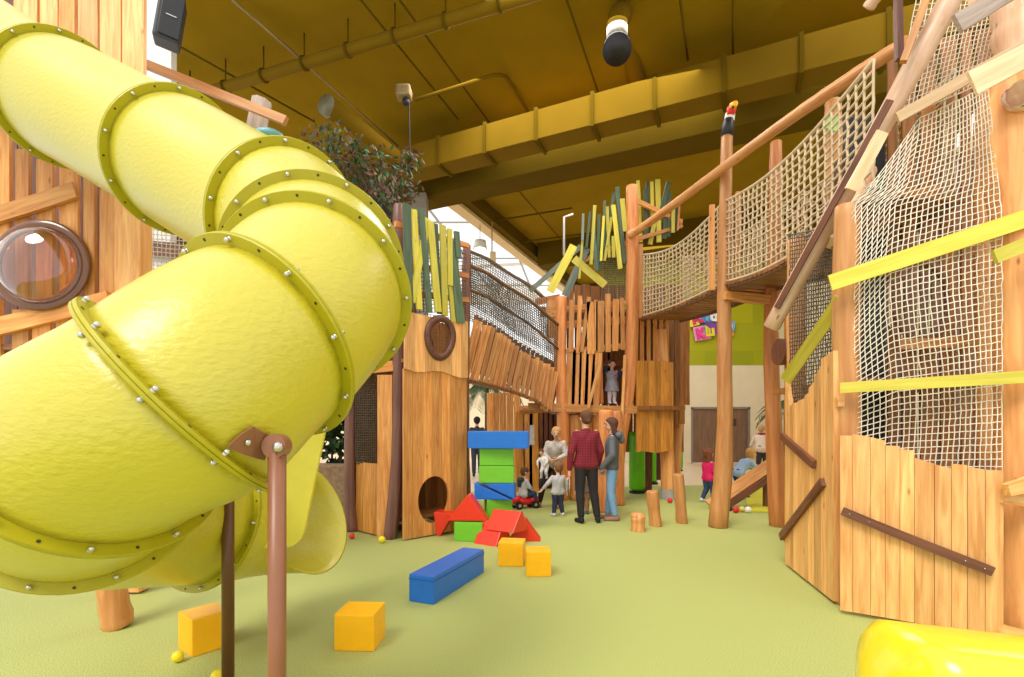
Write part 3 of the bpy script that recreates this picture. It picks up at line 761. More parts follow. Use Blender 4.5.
ring_frame('window_ring', hole2+nf*.06, nf, .20, .27, .045, M['wood_brown'], mt, blob=.05)
net('window_net', lambda u, v: hole2+Vector(((b-a).normalized()*((u-.5)*.44)))+Vector((0, 0, (v-.5)*.6)), 9, 13, .004, M['rope_brown'], mt)
for k in range(3):
    board('inner_brace', Vector((lerp(a.x, b.x, .3+.2*k), lerp(a.y, b.y, .3+.2*k), 2.2))+nf*-.3, Vector((lerp(a.x, b.x, .1+.2*k), lerp(a.y, b.y, .1+.2*k), 3.0))+nf*-.3, .1, .04, M['wood_brown'], mt)
# interior back boards
bk = Vector((nf.x, nf.y, 0))*-1.0
panel('back_wall', (a.x+bk.x-.2, a.y+bk.y), (b.x+bk.x+(b-a).x*.8, b.y+bk.y+(b-a).y*.8), .02, 3.15, 12, M['wood_inner_shade'], mt, seed=6)
panel('right_side_wall', (b.x, b.y), (b.x+bk.x, b.y+bk.y), .02, 2.2, 7, M['wood_inner_shade'], mt, seed=7)
board('inner_ramp', Vector((a.x, a.y, .1))+bk*.9, Vector((b.x, b.y, .3))+bk*.2, .5, .04, M['wood_inner_shade'], mt, facing=(0, 0, 1))
bm = bmesh.new(); mc = (a+b)/2+bk*.5; add_box(bm, (mc.x, mc.y, 2.35), (.9, .9, .05), Matrix.Rotation(math.atan2((b-a).y, (b-a).x), 3, 'Z')); link('inner_floor', bm_me(bm), M['wood_inner_shade'], mt)
log('log_post', [P(390, 541, 6.6)-Vector((0, 0, 0)), P(397, 460, 6.65), P(400, 330, 6.7), P(399, 205, 6.75)], .085, .08, M['log_dark'], mt)
log('log_post', [G(352, 531), P(350, 470, 7.1), P(353, 330, 7.1)], .09, .08, M['log_dark'], mt)
log('log_post', [G(467, 520), P(465, 400, 7.6), P(467, 245, 7.5)], .07, .06, M['log_dark'], mt)
log('log_post', [(P(412, 300, 7.7).x, 7.7, 0), P(412, 220, 7.7)], .07, .07, M['log_dark'], mt)
g1 = G(357, 531); g2 = G(381, 537)
panel('side_wall', (g1.x, g1.y), (g2.x, g2.y), .02, P(366, 461, g1.y).z, 3, M['wood_deep'], mt, seed=8)
board('tall_board', P(385, 538, 6.62), P(385, 375, 6.72), .2, .03, M['wood_mid'], mt, wob=.05)
net('side_net', lambda u, v: P(lerp(356, 380, u), lerp(464, 345, v), 7.0), 12, 48, .006, M['rope_grey'], mt)
board('rail', P(335, 372, 7.0), P(400, 365, 6.8), .14, .06, M['wood_mid'], mt)
log('curved_rail', [P(340, 330, 7.2), P(372, 352, 7.0), P(405, 300, 6.9)], .05, .05, M['log_dark'], mt)
net('upper_net', lambda u, v: P(lerp(360, 403, u), lerp(368, 320, v), 7.1), 15, 16, .006, M['rope_brown'], mt)
Z4 = lambda x, y: (330+x*.2513, 180+y*.2513)
for (x0, y0, x1, y1, w, c) in [(305, 95, 315, 515, 27, 'slat_green'), (333, 118, 355, 515, 20, 'slat_yellow'), (362, 115, 396, 528, 20, 'slat_green'), (388, 155, 325, 485, 22, 'slat_yellow'), (398, 165, 430, 525, 24, 'slat_yellow'),
                                (418, 175, 436, 533, 18, 'slat_green'), (448, 180, 457, 540, 22, 'slat_yellow'), (476, 195, 478, 420, 18, 'slat_yellow'), (476, 400, 490, 567, 17, 'slat_yellow'), (480, 240, 520, 570, 34, 'slat_green'), (503, 205, 512, 310, 20, 'slat_green'), (385, 250, 385, 400, 12, 'slat_green')]:
    p0 = Z4(x0, y0); p1 = Z4(x1, y1); of = random.uniform(.05, .12)
    board('crown_slat', onp(p1[0], p1[1], of), onp(p0[0], p0[1], of), w*1.2*.2513*6.9/F, .03, M[c], mt, facing=nf, wob=.04)
for y0, y1 in ((224, 246), (262, 276), (292, 300)):
    board('crown_rail', onp(395, y0, -.03), onp(468, y1, -.03), .07, .06, M['log_red'], mt, facing=nf)
net('crown_net', lambda u, v: onp(lerp(404, 466, u), lerp(312, 250, v), -.08), 16, 16, .005, M['rope_grey'], mt)

# ================================================================ PLANK BRIDGE (hanging)
br = thing('hanging_plank_bridge', 'hanging bridge of upright amber planks with grey netting above', 'bridge', (-.1, 8, 0))
top = [(466, 318), (490, 331), (512, 347), (535, 360), (556, 371)]; bot = [(466, 380), (490, 385), (512, 391), (535, 400), (553, 414)]
def inter(pl, u):
    k = u*(len(pl)-1); i = min(int(k), len(pl)-2); f = k-i; return (lerp(pl[i][0], pl[i+1][0], f), lerp(pl[i][1], pl[i+1][1], f))
NBR = 21
for k in range(NBR):
    u = (k+.5)/NBR; t0 = inter(top, u); b0 = inter(bot, u); Yk = lerp(7.5, 9.65, u)
    sh = lerp(12, 3, u)
    board('plank', P(b0[0]-sh*.6, b0[1]+random.uniform(-2, 2), Yk), P(t0[0]+sh*.7, t0[1]+random.uniform(-2, 2), Yk), 4.15*Yk/F, .03, M['wood_mid'], br, wob=.03)
for k in range(NBR):
    u = (k+.5)/NBR; t0 = inter(top, u); b0 = inter(bot, u); Yk = lerp(7.5, 9.65, u)+.75
    board('plank', P(b0[0], b0[1]-8, Yk), P(t0[0]+8, t0[1]-4, Yk), 4.3*Yk/F, .03, M['wood_inner_shade'], br, wob=.03)
for k in range(NBR):
    u = (k+.5)/NBR; b0 = inter(bot, u); Yk = lerp(7.5, 9.65, u); q = P(b0[0], b0[1], Yk)
    board('tread', q, q+Vector((.1, .75, 0)), .1, .03, M['wood_inner_shade'], br, facing=(0, 0, 1))
rt = [(466, 264), (486, 272), (505, 285), (530, 300), (558, 325)]
net('netting', lambda u, v: P(lerp(inter(top, u)[0], inter(rt, u)[0], v), lerp(inter(top, u)[1], inter(rt, u)[1], v), lerp(7.5, 9.65, u)), 46, 24, .006, M['rope_grey'], br)
net('netting', lambda u, v: P(lerp(inter(top, u)[0], inter(rt, u)[0], v)+3, lerp(inter(top, u)[1], inter(rt, u)[1], v)-14, lerp(8.3, 10, u)), 46, 24, .006, M['rope_grey'], br)
for off, yo in ((0, 0), (-14, .8)):
    bm = bmesh.new(); add_tube(bm, [P(inter(rt, k/10)[0], inter(rt, k/10)[1]+off, lerp(7.5, 9.65, k/10)+yo) for k in range(11)], .03, 8); link('edge_rope', bm_me(bm), M['rope_brown'], br, None, True)
bm = bmesh.new(); add_tube(bm, [P(inter(rt, k/10)[0], inter(rt, k/10)[1]+24, lerp(7.5, 9.65, k/10)) for k in range(11)], .025, 8); link('edge_rope', bm_me(bm), M['rope_brown'], br, None, True)

# ================================================================ CENTRE TOWER
ct = thing('wooden_play_tower', 'central wooden tower where a girl in a grey dress stands, with slat crown', 'tower', (1.7, 9.8, 0))
CY = 9.8
log('log_post', [G(562, 500), P(563, 420, CY), P(560, 360, CY), P(561, 297, CY)], .13, .115, M['log_red'], ct)
log('log_post', [G(613, 501), P(620, 440, CY), P(630, 380, CY), P(632, 300, CY), P(632, 186, CY)], .13, .115, M['log_red'], ct)
log('log_post', [G(669, 499), P(666, 440, 10.1), P(660, 330, 10.1)], .15, .13, M['log'], ct)
bm = bmesh.new(); q = G(669, 499); add_tube(bm, [(q.x, q.y, 0), (q.x, q.y, .22)], .17, 20); link('post_sleeve', bm_me(bm), plain('grey sleeve', (168, 164, 158), .6), ct, None, False)
log('log_post', [(P(684, 400, 10).x, 10.6, 0), P(684, 318, 10.6)], .1, .1, M['log'], ct)
# upper balcony slats
for i, (x0, y0, x1, y1, w) in enumerate([(571, 352, 572, 300, 5), (578, 353, 580, 296, 4), (581, 352, 589, 297, 4), (591, 354, 590, 302, 7), (600, 352, 600, 301, 8), (608, 352, 608, 294, 5), (615, 351, 616, 299, 6), (623, 350, 622, 298, 4), (596, 351, 596, 300, 3)]):
    board('balcony_slat', P(x0, y0, CY-.08), P(x1, y1, CY-.08), w*CY/F, .03, M['wood_mid'], ct, wob=.05)
board('balcony_rail', P(566, 309, CY), P(636, 302, CY), .1, .05, M['wood_mid'], ct); board('balcony_rail', P(566, 325, CY+.02), P(632, 319, CY+.02), .14, .05, M['wood_mid'], ct)
for x0, x1, y0, y1 in ((567, 600, 352, 328), (600, 632, 350, 322)):
    pass
board('balcony_rail', P(566, 351, CY-.02), P(634, 345, CY-.02), .1, .05, M['wood_mid'], ct)
board('balcony_slat', P(551, 338, CY), P(551, 300, CY), .16, .03, M['wood_mid'], ct); board('balcony_rail', P(540, 312, CY-.02), P(560, 312, CY-.02), .2, .04, M['wood_mid'], ct); board('balcony_rail', P(536, 302, CY+.3), P(560, 297, CY+.3), .12, .05, M['log_red'], ct)
# left lower curved boards
for i, (x0, x1) in enumerate([(567, 574), (573, 580), (580, 587), (586, 594), (593, 601)]):
    xb = (x0+x1)/2
    bow = 2
    mw = board('front_board', P(xb+[-1, -1, -1, -2, -4][i], 412+random.uniform(-2, 3), CY-.06), P(xb+1, 350, CY-.06), 9.0*CY/F, .035, M['wood_mid'], ct, wob=.08)
panel('front_wall', (P(567, 400, CY).x, CY), (P(600, 400, CY).x, CY), P(580, 412, CY).z, P(580, 351, CY).z, 6, M['wood_mid'], ct, seed=44)
board('brace', P(588, 408, CY-.2), P(600, 362, CY-.2), .055, .03, M['wood_light'], ct); board('brace', P(620, 455, CY-.18), P(625, 355, CY-.18), .05, .03, M['wood_light'], ct)
log('inner_post', [P(601.5, 404, CY+.1), P(600.5, 350, CY+.1)], .04, .04, M['log_red'], ct)
# back boards inside opening
for i, x in enumerate([601, 606, 611, 617, 623, 630, 640, 650, 660]):
    board('back_board', P(x, 404, CY+1.0), P(x+random.uniform(-1, 1), 322, CY+1.0), .14, .03, M['wood_inner_shade'], ct, wob=.1)
panel('back_wall', (P(566, 400, CY+1.3).x, CY+1.3), (P(684, 400, CY+1.3).x, CY+1.3), .9, 4.6, 14, M['wood_inner_shade'], ct, seed=41, gap=.012)
board('back_rail', P(596, 364, CY+.93), P(632, 362, CY+.93), .12, .04, M['wood_inner_shade'], ct)
bm = bmesh.new(); q = P(600, 406, CY+.5); add_box(bm, (q.x+.25, q.y, q.z-.06), (2.6, 1.2, .08)); link('platform', bm_me(bm), M['wood_inner_shade'], ct)
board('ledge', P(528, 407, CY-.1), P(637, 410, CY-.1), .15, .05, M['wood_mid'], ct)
bm = bmesh.new(); q = P(600, 318, CY+.6); add_box(bm, (q.x+.3, q.y, q.z), (2.3, 1.3, .06)); link('upper_platform', bm_me(bm), M['wood_inner_shade'], ct)
# lower logs
for i, (x0, y0, x1, y1, r) in enumerate([(605, 512, 606, 410, .13), (618, 505, 616, 411, .12), (577, 500, 574, 414, .14), (586, 498, 588, 416, .11), (596, 499, 597, 412, .1)]):
    g = G(x0, y0); log('front_log', [g, P(lerp(x0, x1, .5)+1, (y0+y1)/2, g.y), P(x1, y1, min(g.y, CY+.1))], r, r*.95, M['log_red'] if i < 2 else M['log'], ct)
# right panel and slats above
for i, x in enumerate([642, 648.5, 655, 661, 667]):
    board('gallery_slat', P(x, 362, CY+.25), P(x, 318, CY+.25), .075, .03, M['wood_mid'], ct, wob=.03)
qa = P(636, 400, CY-.05); qb = P(673, 400, CY+.1)
panel('gallery_wall', (qa.x, qa.y), (qb.x, qb.y), lambda u: P(636, 452, CY).z+.02*math.sin(u*9), P(636, 361, CY).z, 6, M['wood_deep'], ct, seed=12, wob=.006)
board('gallery_rail', P(632, 316, CY), P(690, 312, CY+.6), .12, .05, M['wood_mid'], ct)
for x, y0, y1 in ((677, 428, 315), (682, 424, 312), (687, 405, 320)):
    board('corner_board', P(x, y0, CY+.5), P(x, y1, CY+.5), .1, .03, M['wood_inner_shade'], ct)
board('cross_rail', P(626, 365, CY+.05), P(640, 365, CY+.05), .1, .05, M['wood_mid'], ct); board('cross_rail', P(618, 409, CY+.02), P(640, 411, CY+.02), .12, .05, M['wood_mid'], ct)
# dark back wall below the gallery
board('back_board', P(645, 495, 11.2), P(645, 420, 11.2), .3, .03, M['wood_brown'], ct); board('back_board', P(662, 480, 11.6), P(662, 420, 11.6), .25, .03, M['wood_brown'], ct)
# crown
Z7 = lambda x, y: (530+x*.2363, 170+y*.2363)
for (x0, y0, x1, y1, w, c) in [(225, 185, 222, 300, 10, 'slat_grey'), (255, 178, 238, 330, 10, 'slat_green'), (274, 150, 258, 400, 13, 'slat_yellow'), (268, 200, 280, 425, 12, 'slat_green'), (292, 188, 286, 400, 12, 'slat_green'), (312, 195, 300, 385, 10, 'slat_yellow'),
                                (316, 130, 310, 330, 10, 'slat_green'), (326, 155, 335, 370, 12, 'slat_yellow'), (357, 98, 292, 430, 14, 'slat_green'), (345, 200, 315, 385, 11, 'slat_yellow'), (352, 148, 382, 418, 18, 'slat_yellow'), (368, 72, 400, 395, 16, 'slat_green'), (390, 122, 403, 260, 20, 'slat_yellow'), (352, 280, 354, 370, 14, 'slat_yellow'),
                                (185, 320, 85, 515, 34, 'slat_yellow'), (240, 330, 148, 532, 30, 'slat_grey'), (215, 322, 0, 512, 20, 'slat_grey'), (185, 375, 318, 488, 32, 'slat_yellow'), (222, 300, 208, 460, 9, 'slat_yellow'),
                                (457, 45, 470, 305, 14, 'slat_yellow'), (487, 80, 488, 275, 14, 'slat_green'), (497, 50, 497, 270, 14, 'slat_green'), (515, 50, 520, 250, 14, 'slat_yellow'), (541, 40, 546, 305, 20, 'slat_yellow'), (587, 50, 545, 210, 18, 'slat_green'), (535, 180, 508, 315, 18, 'slat_yellow'),
                                (575, 90, 570, 290, 18, 'slat_green'), (592, 90, 588, 280, 12, 'slat_green'), (607, 130, 605, 265, 14, 'slat_yellow'), (622, 115, 616, 260, 14, 'slat_green'), (632, 155, 625, 255, 8, 'log_red')]:
    p0 = Z7(x0, y0); p1 = Z7(x1, y1); yy = CY+random.uniform(-.12, .02)+(0 if x0 < 420 else .35)
    board('crown_slat', P(p1[0], p1[1], yy), P(p0[0], p0[1], yy), w*.2363*CY/F, .03, M[c], ct, wob=.04)
board('crown_rail', P(580, 262, CY+.06), P(634, 240, CY+.06), .09, .05, M['wood_mid'], ct); board('crown_rail', P(634, 200, CY+.06), P(682, 222, CY+.45), .09, .05, M['wood_mid'], ct); board('crown_rail', P(634, 240, CY+.06), P(682, 226, CY+.45), .07, .05, M['wood_mid'], ct)
net('crown_net', lambda u, v: P(lerp(602, 630, u), lerp(300, 250, v), CY+.1), 14, 24, .008, M['rope_grey'], ct)
# small hut left of the centre tower under the plank bridge
ht = thing('wooden_hut', 'low board hut with dark doorway under the plank bridge', 'playhouse', (0.4, 10.2, 0))
for i, x in enumerate([490, 496, 503, 510, 517]):
    board('wall_board', G(x, 486)+Vector((0, .3, 0)), P(x, 393, 12.6), .17, .03, M['wood_mid'], ht, wob=.06)
for i, x in enumerate([528, 534, 520]):
    g = G(x, 492); board('door_board', g, P(x, 412, g.y), .2, .03, M['wood_deep'] if i else M['wood_mid'], ht)
for i, x in enumerate([536, 541, 546, 551, 556]):
    board('back_board', (P(x, 400, 11.8).x, 11.8, 0), P(x, 405, 11.8), .15, .03, M['wood_brown'], ht)  # darker tone paints the shade inside the doorway
log('beam', [P(520, 410, 10.6), P(560, 408, 10.4)], .09, .09, M['log_red'], ht); board('brace', P(545, 408, CY-.1), P(560, 372, CY-.1), .09, .03, M['wood_mid'], ht)
bm = bmesh.new(); add_box(bm, P(532, 435, 10.7), (.1, .02, .42)); link('hanging_mirror', bm_me(bm), plain('mirror strip', (200, 206, 212), .15), ht)

# soft green columns
for i, (x, yb, y1, r, lab) in enumerate([(637, 493, 440, .29, 'bright green padded column in front under the gallery'), (652, 484, 440, .24, 'green padded column behind the front one under the gallery'), (679, 471, 426, .17, 'slim green padded column at the right corner of the gallery')]):
    g = G(x, yb); bm = bmesh.new(); zt = P(x, y1, g.y).z if i == 2 else 1.35
    r = [14.5, 11, 7][i]*g.y/F/2*1.1
    pts = [(g.x, g.y, .05), (g.x, g.y, .09), (g.x, g.y, .16), (g.x, g.y, zt-.1), (g.x, g.y, zt)]
    t = thing('padded_column', lab, 'column', g, 'green padded columns')
    add_tube(bm, pts, [r*.6, r*.9, r, r, r*.9], 24); link('pad', bm_me(bm), M['green_tube'], t, None, True)
    bm = bmesh.new(); add_tube(bm, [(g.x, g.y, 0), (g.x, g.y, .05)], r*.95, 24); link('base', bm_me(bm), M['black'], t)

# ================================================================ ROPE BRIDGE
rb = thing('rope_bridge', 'long high rope bridge with beige net sides between the two towers', 'bridge', (3, 7, 3.5))
def pathpt(s):   # near edge of the deck, s in 0..1 from centre tower to right tower
    A0 = P(641, 314, 9.65); A1 = P(724, 289, 7.35); A2 = P(880, 190, 4.4)
    if s < .42:
        u = s/.42; q = A0.lerp(A1, u); q.z = 3.6-.05*math.sin(PI*u)
    else:
        u = (s-.42)/.58; q = A1.lerp(A2, u); q.z = 3.6-.16*math.sin(PI*u)+.0*u
    return q
def ztop(s):
    if s < .42: u = s/.42; return 4.78-.22*math.sin(PI*u)
    u = (s-.42)/.58; return 4.78-.2*math.sin(PI*u)
def rside(s0, s1, off):
    def S(u, v):
        s = lerp(s0, s1, u); q = pathpt(s); q2 = q+Vector((off, .15*off, 0)); q2.z = lerp(q.z, ztop(s), v); return q2
    return S
net('near_net', rside(0, .415, 0), 22, 13, .013, M['rope_beige'], rb, sides=5)
net('near_net', rside(.43, .985, 0), 26, 13, .013, M['rope_beige'], rb, sides=5)
net('far_net', rside(0, .415, .85), 22, 13, .012, M['rope_beige'], rb)
net('far_net', rside(.43, .985, .85), 26, 13, .012, M['rope_beige'], rb)
for off in (0, .85):
    for s0, s1 in ((0, .415), (.43, .985)):
        for v in (0, 1):
            S = rside(s0, s1, off); bm = bmesh.new(); add_tube(bm, [S(k/14, v) for k in range(15)], .02, 8); link('edge_rope', bm_me(bm), M['rope_beige'], rb, None, True)
for k in range(44):
    s = (k+.5)/44; q = pathpt(s); board('deck_board', q+Vector((-.03, 0, -.04)), q+Vector((.9, .14, -.04)), .085, .035, M['wood_inner_shade'], rb, facing=(0, 0, 1))
for off in (.02, .8):
    bm = bmesh.new(); add_tube(bm, [pathpt(k/20)+Vector((off, .15*off, -.07)) for k in range(21)], .03, 8); link('deck_rope', bm_me(bm), M['rope_brown'], rb, None, True)
# edge battens fastening the net at the middle post and centre tower
for (x, y0, y1, Y) in ((641, 318, 244, 9.6), (712, 290, 205, 7.3), (738, 286, 192, 7.3)):
    board('net_batten', P(x, y0, Y), P(x, y1, Y), .07, .05, M['log'], rb)
board('cross_beam', P(724, 296, 7.25), P(785, 302, 7.5), .12, .1, M['wood_mid'], rb, facing=(0, -1, 0)); board('cross_beam', P(728, 285, 7.45), P(785, 290, 7.7), .1, .08, M['wood_deep'], rb)
# people in dark inside the bridge not drawn; posts
p1 = thing('toucan_post', 'tall log post topped by a carved toucan head', 'post', G(718, 527))
log('log_post', [G(718, 527), P(724, 460, 7.35), P(725, 400, 7.35), P(724, 300, 7.35), P(727, 134, 7.35)], .14, .08, M['log'], p1, wob=.04)
bm = bmesh.new(); add_tube(bm, [P(727, 137, 7.35), P(728, 126, 7.35), P(729, 120, 7.35)], [.09, .085, .075], 14); link('black_collar', bm_me(bm), M['black'], p1, None, True)
bm = bmesh.new(); add_tube(bm, [P(729, 122, 7.35), P(730, 115, 7.35), P(731, 112, 7.35)], [.075, .07, .06], 14); hd = link('bird_head', bm_me(bm), M['white'], p1, None, True)
bm = bmesh.new(); add_tube(bm, [P(730.5, 115, 7.3), P(731.5, 109, 7.3), P(732, 107, 7.3)], [.05, .07, .05], 14); link('red_patch', bm_me(bm), M['foam_red'], hd, None, True)
bm = bmesh.new(); add_tube(bm, [P(732, 109, 7.3), P(733, 105.5, 7.25), P(735, 104, 7.2), P(736, 106, 7.15)], [.05, .055, .045, .012], 12); link('beak', bm_me(bm), M['foam_yellow'], hd, None, True)
bm = bmesh.new(); bmesh.ops.create_uvsphere(bm, u_segments=10, v_segments=8, radius=.018, matrix=Matrix.Translation(P(733, 107, 7.2))); link('eye', bm_me(bm), M['black'], hd, None, True)
log2 = log('log_post', [G(779, 526), P(774, 440, 7.45), P(771, 330, 7.45), P(775, 250, 7.5), P(776, 142, 7.5)], .13, .085, M['log_red'], None, wob=.04); tag(log2, 'wavy reddish log post right of the toucan post, under the bridge', 'post')
st = thing('stub_log', 'cut log stub with pale green disc above the rope bridge', 'post', P(833, 120, 5.9))
log('log_post', [Vector((P(833, 100, 6.6).x, 6.6, 3.4)), P(833, 101, 6.6)], .1, .1, M['log'], st)
bm = bmesh.new(); q = P(833, 123, 6.4); add_tube(bm, [q, q+Vector((0, .06, 0))], .1, 20); link('green_disc', bm_me(bm), plain('pale green disc', (176, 214, 120), .4), st)
hr = log('handrail_log', [P(628, 236, 9.6), P(650, 222, 9.2), P(765, 137, 6.3), P(840, 85, 5.1), P(907, 42, 4.35)], .075, .058, M['log'], None, wob=.04, sub=24); tag(hr, 'long thin handrail log sweeping from the right tower to the central tower', 'handrail')

# ================================================================ RIGHT TOWER
rtw = thing('netted_climbing_tower', 'large netted climbing tower with yellow boards on the right side', 'tower', (3, 4.2, 0))
pa_ = G(840, 613); pb2 = G(1003, 641)
def pY(px):
    k = (px-CX)/F; d = pb2-pa_; t_ = (k*pa_.y-pa_.x)/(d.x-k*d.y); return (pa_+d*t_).y
tops = [(838, 432), (852, 434), (866, 437), (880, 441), (897, 446), (914, 453), (930, 460), (950, 466), (980, 468), (1003, 470)]
def ztopB(u):
    px = lerp(838, 1003, u)
    for i in range(len(tops)-1):
        if tops[i][0] <= px <= tops[i+1][0]:
            y = lerp(tops[i][1], tops[i+1][1], (px-tops[i][0])/(tops[i+1][0]-tops[i][0])); break
    return P(px, y, pY(px)).z
ply = panel('front_wall', (pa_.x, pa_.y), (pb2.x, pb2.y), .03, ztopB, 10, M['wood_light'], rtw, seed=21, th=.04)
na = Vector(((pb2-pa_).y, -(pb2-pa_).x, 0)).normalized()
board('dark_batten', P(842, 511, pY(842)-.05), P(993, 572, pY(993)-.05), .065, .03, M['wood_brown'], rtw, facing=na)
for k in range(8):
    bm = bmesh.new(); u = .05+k*.128; q = P(lerp(842, 993, u), lerp(511, 572, u), lerp(pY(842), pY(993), u)-.068); bmesh.ops.create_uvsphere(bm, u_segments=8, v_segments=6, radius=.006, matrix=Matrix.Translation(q)); link('screw', bm_me(bm), M['metal'], rtw, None, True)
# side panel A (folded back along the left)
sa = G(787, 566); sb = G(836, 605)
def sY(px):
    k = (px-CX)/F; d = sb-sa; t_ = (k*sa.y-sa.x)/(d.x-k*d.y); return (sa+d*t_).y
def ztopA(u):
    q = lerp(sa.x, sb.x, u), lerp(sa.y, sb.y, u); px = CX+q[0]*F/q[1]
    y = [(787, 415), (796, 405), (806, 400), (815, 385), (823, 362), (836, 352)]
    for i in range(len(y)-1):
        if y[i][0] <= px <= y[i+1][0]+.01: yy_ = lerp(y[i][1], y[i+1][1], (px-y[i][0])/(y[i+1][0]-y[i][0])); return CH-(yy_-HY)*q[1]/F
    return CH-(352-HY)*q[1]/F
panel('side_wall', (sa.x, sa.y), (sb.x, sb.y), .03, ztopA, 9, M['wood_light'], rtw, seed=22, th=.04)
ns = Vector(((sb-sa).y, -(sb-sa).x, 0)).normalized()
def onS(px, py, off=.04): return P(px, py, sY(px))+ns*off
board('dark_batten', onS(786, 436), onS(819, 465), .075, .035, M['wood_brown'], rtw, facing=ns); board('dark_batten', onS(785, 537), onS(828, 482), .075, .035, M['wood_brown'], rtw, facing=ns)
# posts
log('log_post', [Vector((P(848, 500, 4.2).x, 4.2, 0)), P(847, 400, 4.2), P(846, 300, 4.2), P(848, 206, 4.2)], .11, .10, M['log'], rtw, wob=.05)
log('log_post', [Vector((P(1022, 500, 3.68).x, 3.68, 0)), P(1022, 500, 3.68), P(1020, 380, 3.68), P(1018, 230, 3.68), P(1006, 130, 3.7), P(1006, 72, 3.7)], .17, .15, M['log'], rtw, wob=.08, n=20, sub=20)
log('log_post', [Vector((P(797, 500, 5.5).x, 5.5, 0)), P(796, 400, 5.5), P(796, 240, 5.5)], .10, .09, M['log'], rtw)
log('leaning_log', [P(771, 328, 4.95), P(884, 122, 4.1), P(958, -15, 3.9)], .075, .085, M['log_pale'], rtw, wob=.03)
log('leaning_log', [P(830, 243, 4.5), P(868, 170, 4.7)], .075, .08, M['log_pale'], rtw, wob=.03)
board('lean_board', P(777, 308, 4.8), P(890, 100, 3.92), .05, .035, M['wood_brown'], rtw, facing=(-.6, -.8, 0)); board('lean_board', P(851, 190, 4.15), P(882, 132, 4.0), .09, .04, M['wood_pale'], rtw); board('lean_board', P(903, 62, 3.85), P(929, -8, 3.85), .05, .04, M['wood_deep'], rtw, facing=(-.5, -.8, 0)); board('lean_board', P(899, 60, 4.05), P(898, -10, 4.1), .05, .04, M['wood_brown'], rtw)
log('top_log', [P(868, 8, 4.8), P(890, -20, 4.6)], .055, .055, M['log_pale'], rtw)
# white rope nets
def SA(u, v):
    yt = lerp(194, 118, u/.28) if u < .28 else lerp(118, 84, (u-.28)/.72); py = lerp(474, yt, v); xl = 849 if py > 205 else lerp(849, 864, min(1, (205-py)/15)+max(0, (190-py)/72)*1.6); xr = 1002 if py > 230 else lerp(1002, 986, (230-py)/160)
    px = lerp(xl, xr, u); Y = lerp(4.12, 3.62, (px-849)/153)+.06*math.sin(v*7+u*3)*math.sin(PI*u)
    return P(px+5*math.sin(v*9)*math.sin(PI*u), py+lerp(0, -14, u)*math.sin(PI*v), Y)
net('rope_net', SA, 27, 58, .0042, M['rope'], rtw, sides=5)
def SB(u, v):
    py = lerp(lerp(122, 82, u), -30, v); xl = lerp(893, 922, v); xr = lerp(985, 1010, v)
    px = lerp(xl, xr, u); return P(px, py, lerp(4.3, 4.15, u)+.04*math.sin(v*6+u*5))
net('rope_net', SB, 21, 26, .0042, M['rope'], rtw, sides=5)
def SC(u, v): return P(lerp(790, 842, u), lerp(448, 225, v)+lerp(10, 0, u), lerp(5.35, 4.3, u)+.03*math.sin(v*8))
net('side_net', SC, 22, 56, .006, M['rope_grey'], rtw)
# yellow boards
board('yellow_board', P(830, 283, 4.05), P(1040, 214, 3.5), .125, .035, M['slat_yellow'], rtw, wob=.03); board('yellow_board', P(994, 257, 3.45), P(1040, 239, 3.4), .095, .035, M['slat_yellow'], rtw, wob=.03)
board('yellow_board', P(840, 388, 4.05), P(1040, 376, 3.45), .085, .035, M['slat_yellow'], rtw, wob=.02); board('yellow_board', P(786, 380, 5.0), P(842, 298, 4.15), .11, .035, M['slat_yellow'], rtw, facing=(-.2, -.85, .4), wob=.03)
# pale boards on top
board('pale_board', P(897, 118, 3.95), P(1060, 26, 3.5), .08, .05, M['wood_pale'], rtw); board('pale_board', P(972, 84, 3.5), P(1060, 38, 3.3), .16, .04, M['wood_pale'], rtw); board('pale_board', P(957, 24, 3.7), P(1020, -14, 3.6), .13, .04, M['greywood'], rtw); board('pale_board', P(968, 3, 4.0), P(990, -10, 3.9), .06, .04, M['wood_pale'], rtw)
log('top_log', [P(1028, 62, 3.9), P(1024, 30, 3.9), P(1028, -25, 3.9)], .19, .2, M['log_pale'], rtw, n=20); log('top_log', [P(1040, 95, 3.55), P(1019, 95, 3.5)], .10, .10, M['log_pale'], rtw)
# brackets
for x0, y0, x1, y1, Y in ((1003, 497, 1040, 503, 3.45), (1006, 490, 1040, 480, 3.4), (1001, 630, 1030, 638, 3.45), (836, 402, 852, 400, 4.15), (834, 580, 846, 584, 4.2), (833, 448, 846, 448, 4.2)):
    bk_ = board('bracket', P(x0, y0, Y), P(x1, y1, Y), .085, .05, M['wood_light'], rtw)
# interior wall behind the net
hc = P(918, 302, 4.82)
iw = panel('inner_wall', (P(885, 300, 4.95).x, 4.95), (P(1015, 300, 4.6).x, 4.6), .4, 5.2, 7, M['wood_inner_shade'], rtw, seed=31, gap=.02, cuts=[cyl_cut(hc, (0, -1, 0), .25, .36)])  # dim board tone holds painted shade, as the sun reaches this wall
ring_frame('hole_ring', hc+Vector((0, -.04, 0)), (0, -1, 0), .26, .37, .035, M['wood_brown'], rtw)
panel('inner_back', (3.95, 6.2), (6.2, 5.9), .02, 4.8, 14, M['wood_brown'], rtw, seed=32, gap=.02)  # brown tone paints shade behind the round hole
bm = bmesh.new(); add_box(bm, (3.9, 5.3, 1.9), (1.5, 1.5, .06)); link('inner_floor', bm_me(bm), M['wood_inner_shade'], rtw)
log('inner_log', [P(985, 460, 4.4), P(984, 120, 4.4)], .07, .07, M['log'], rtw)
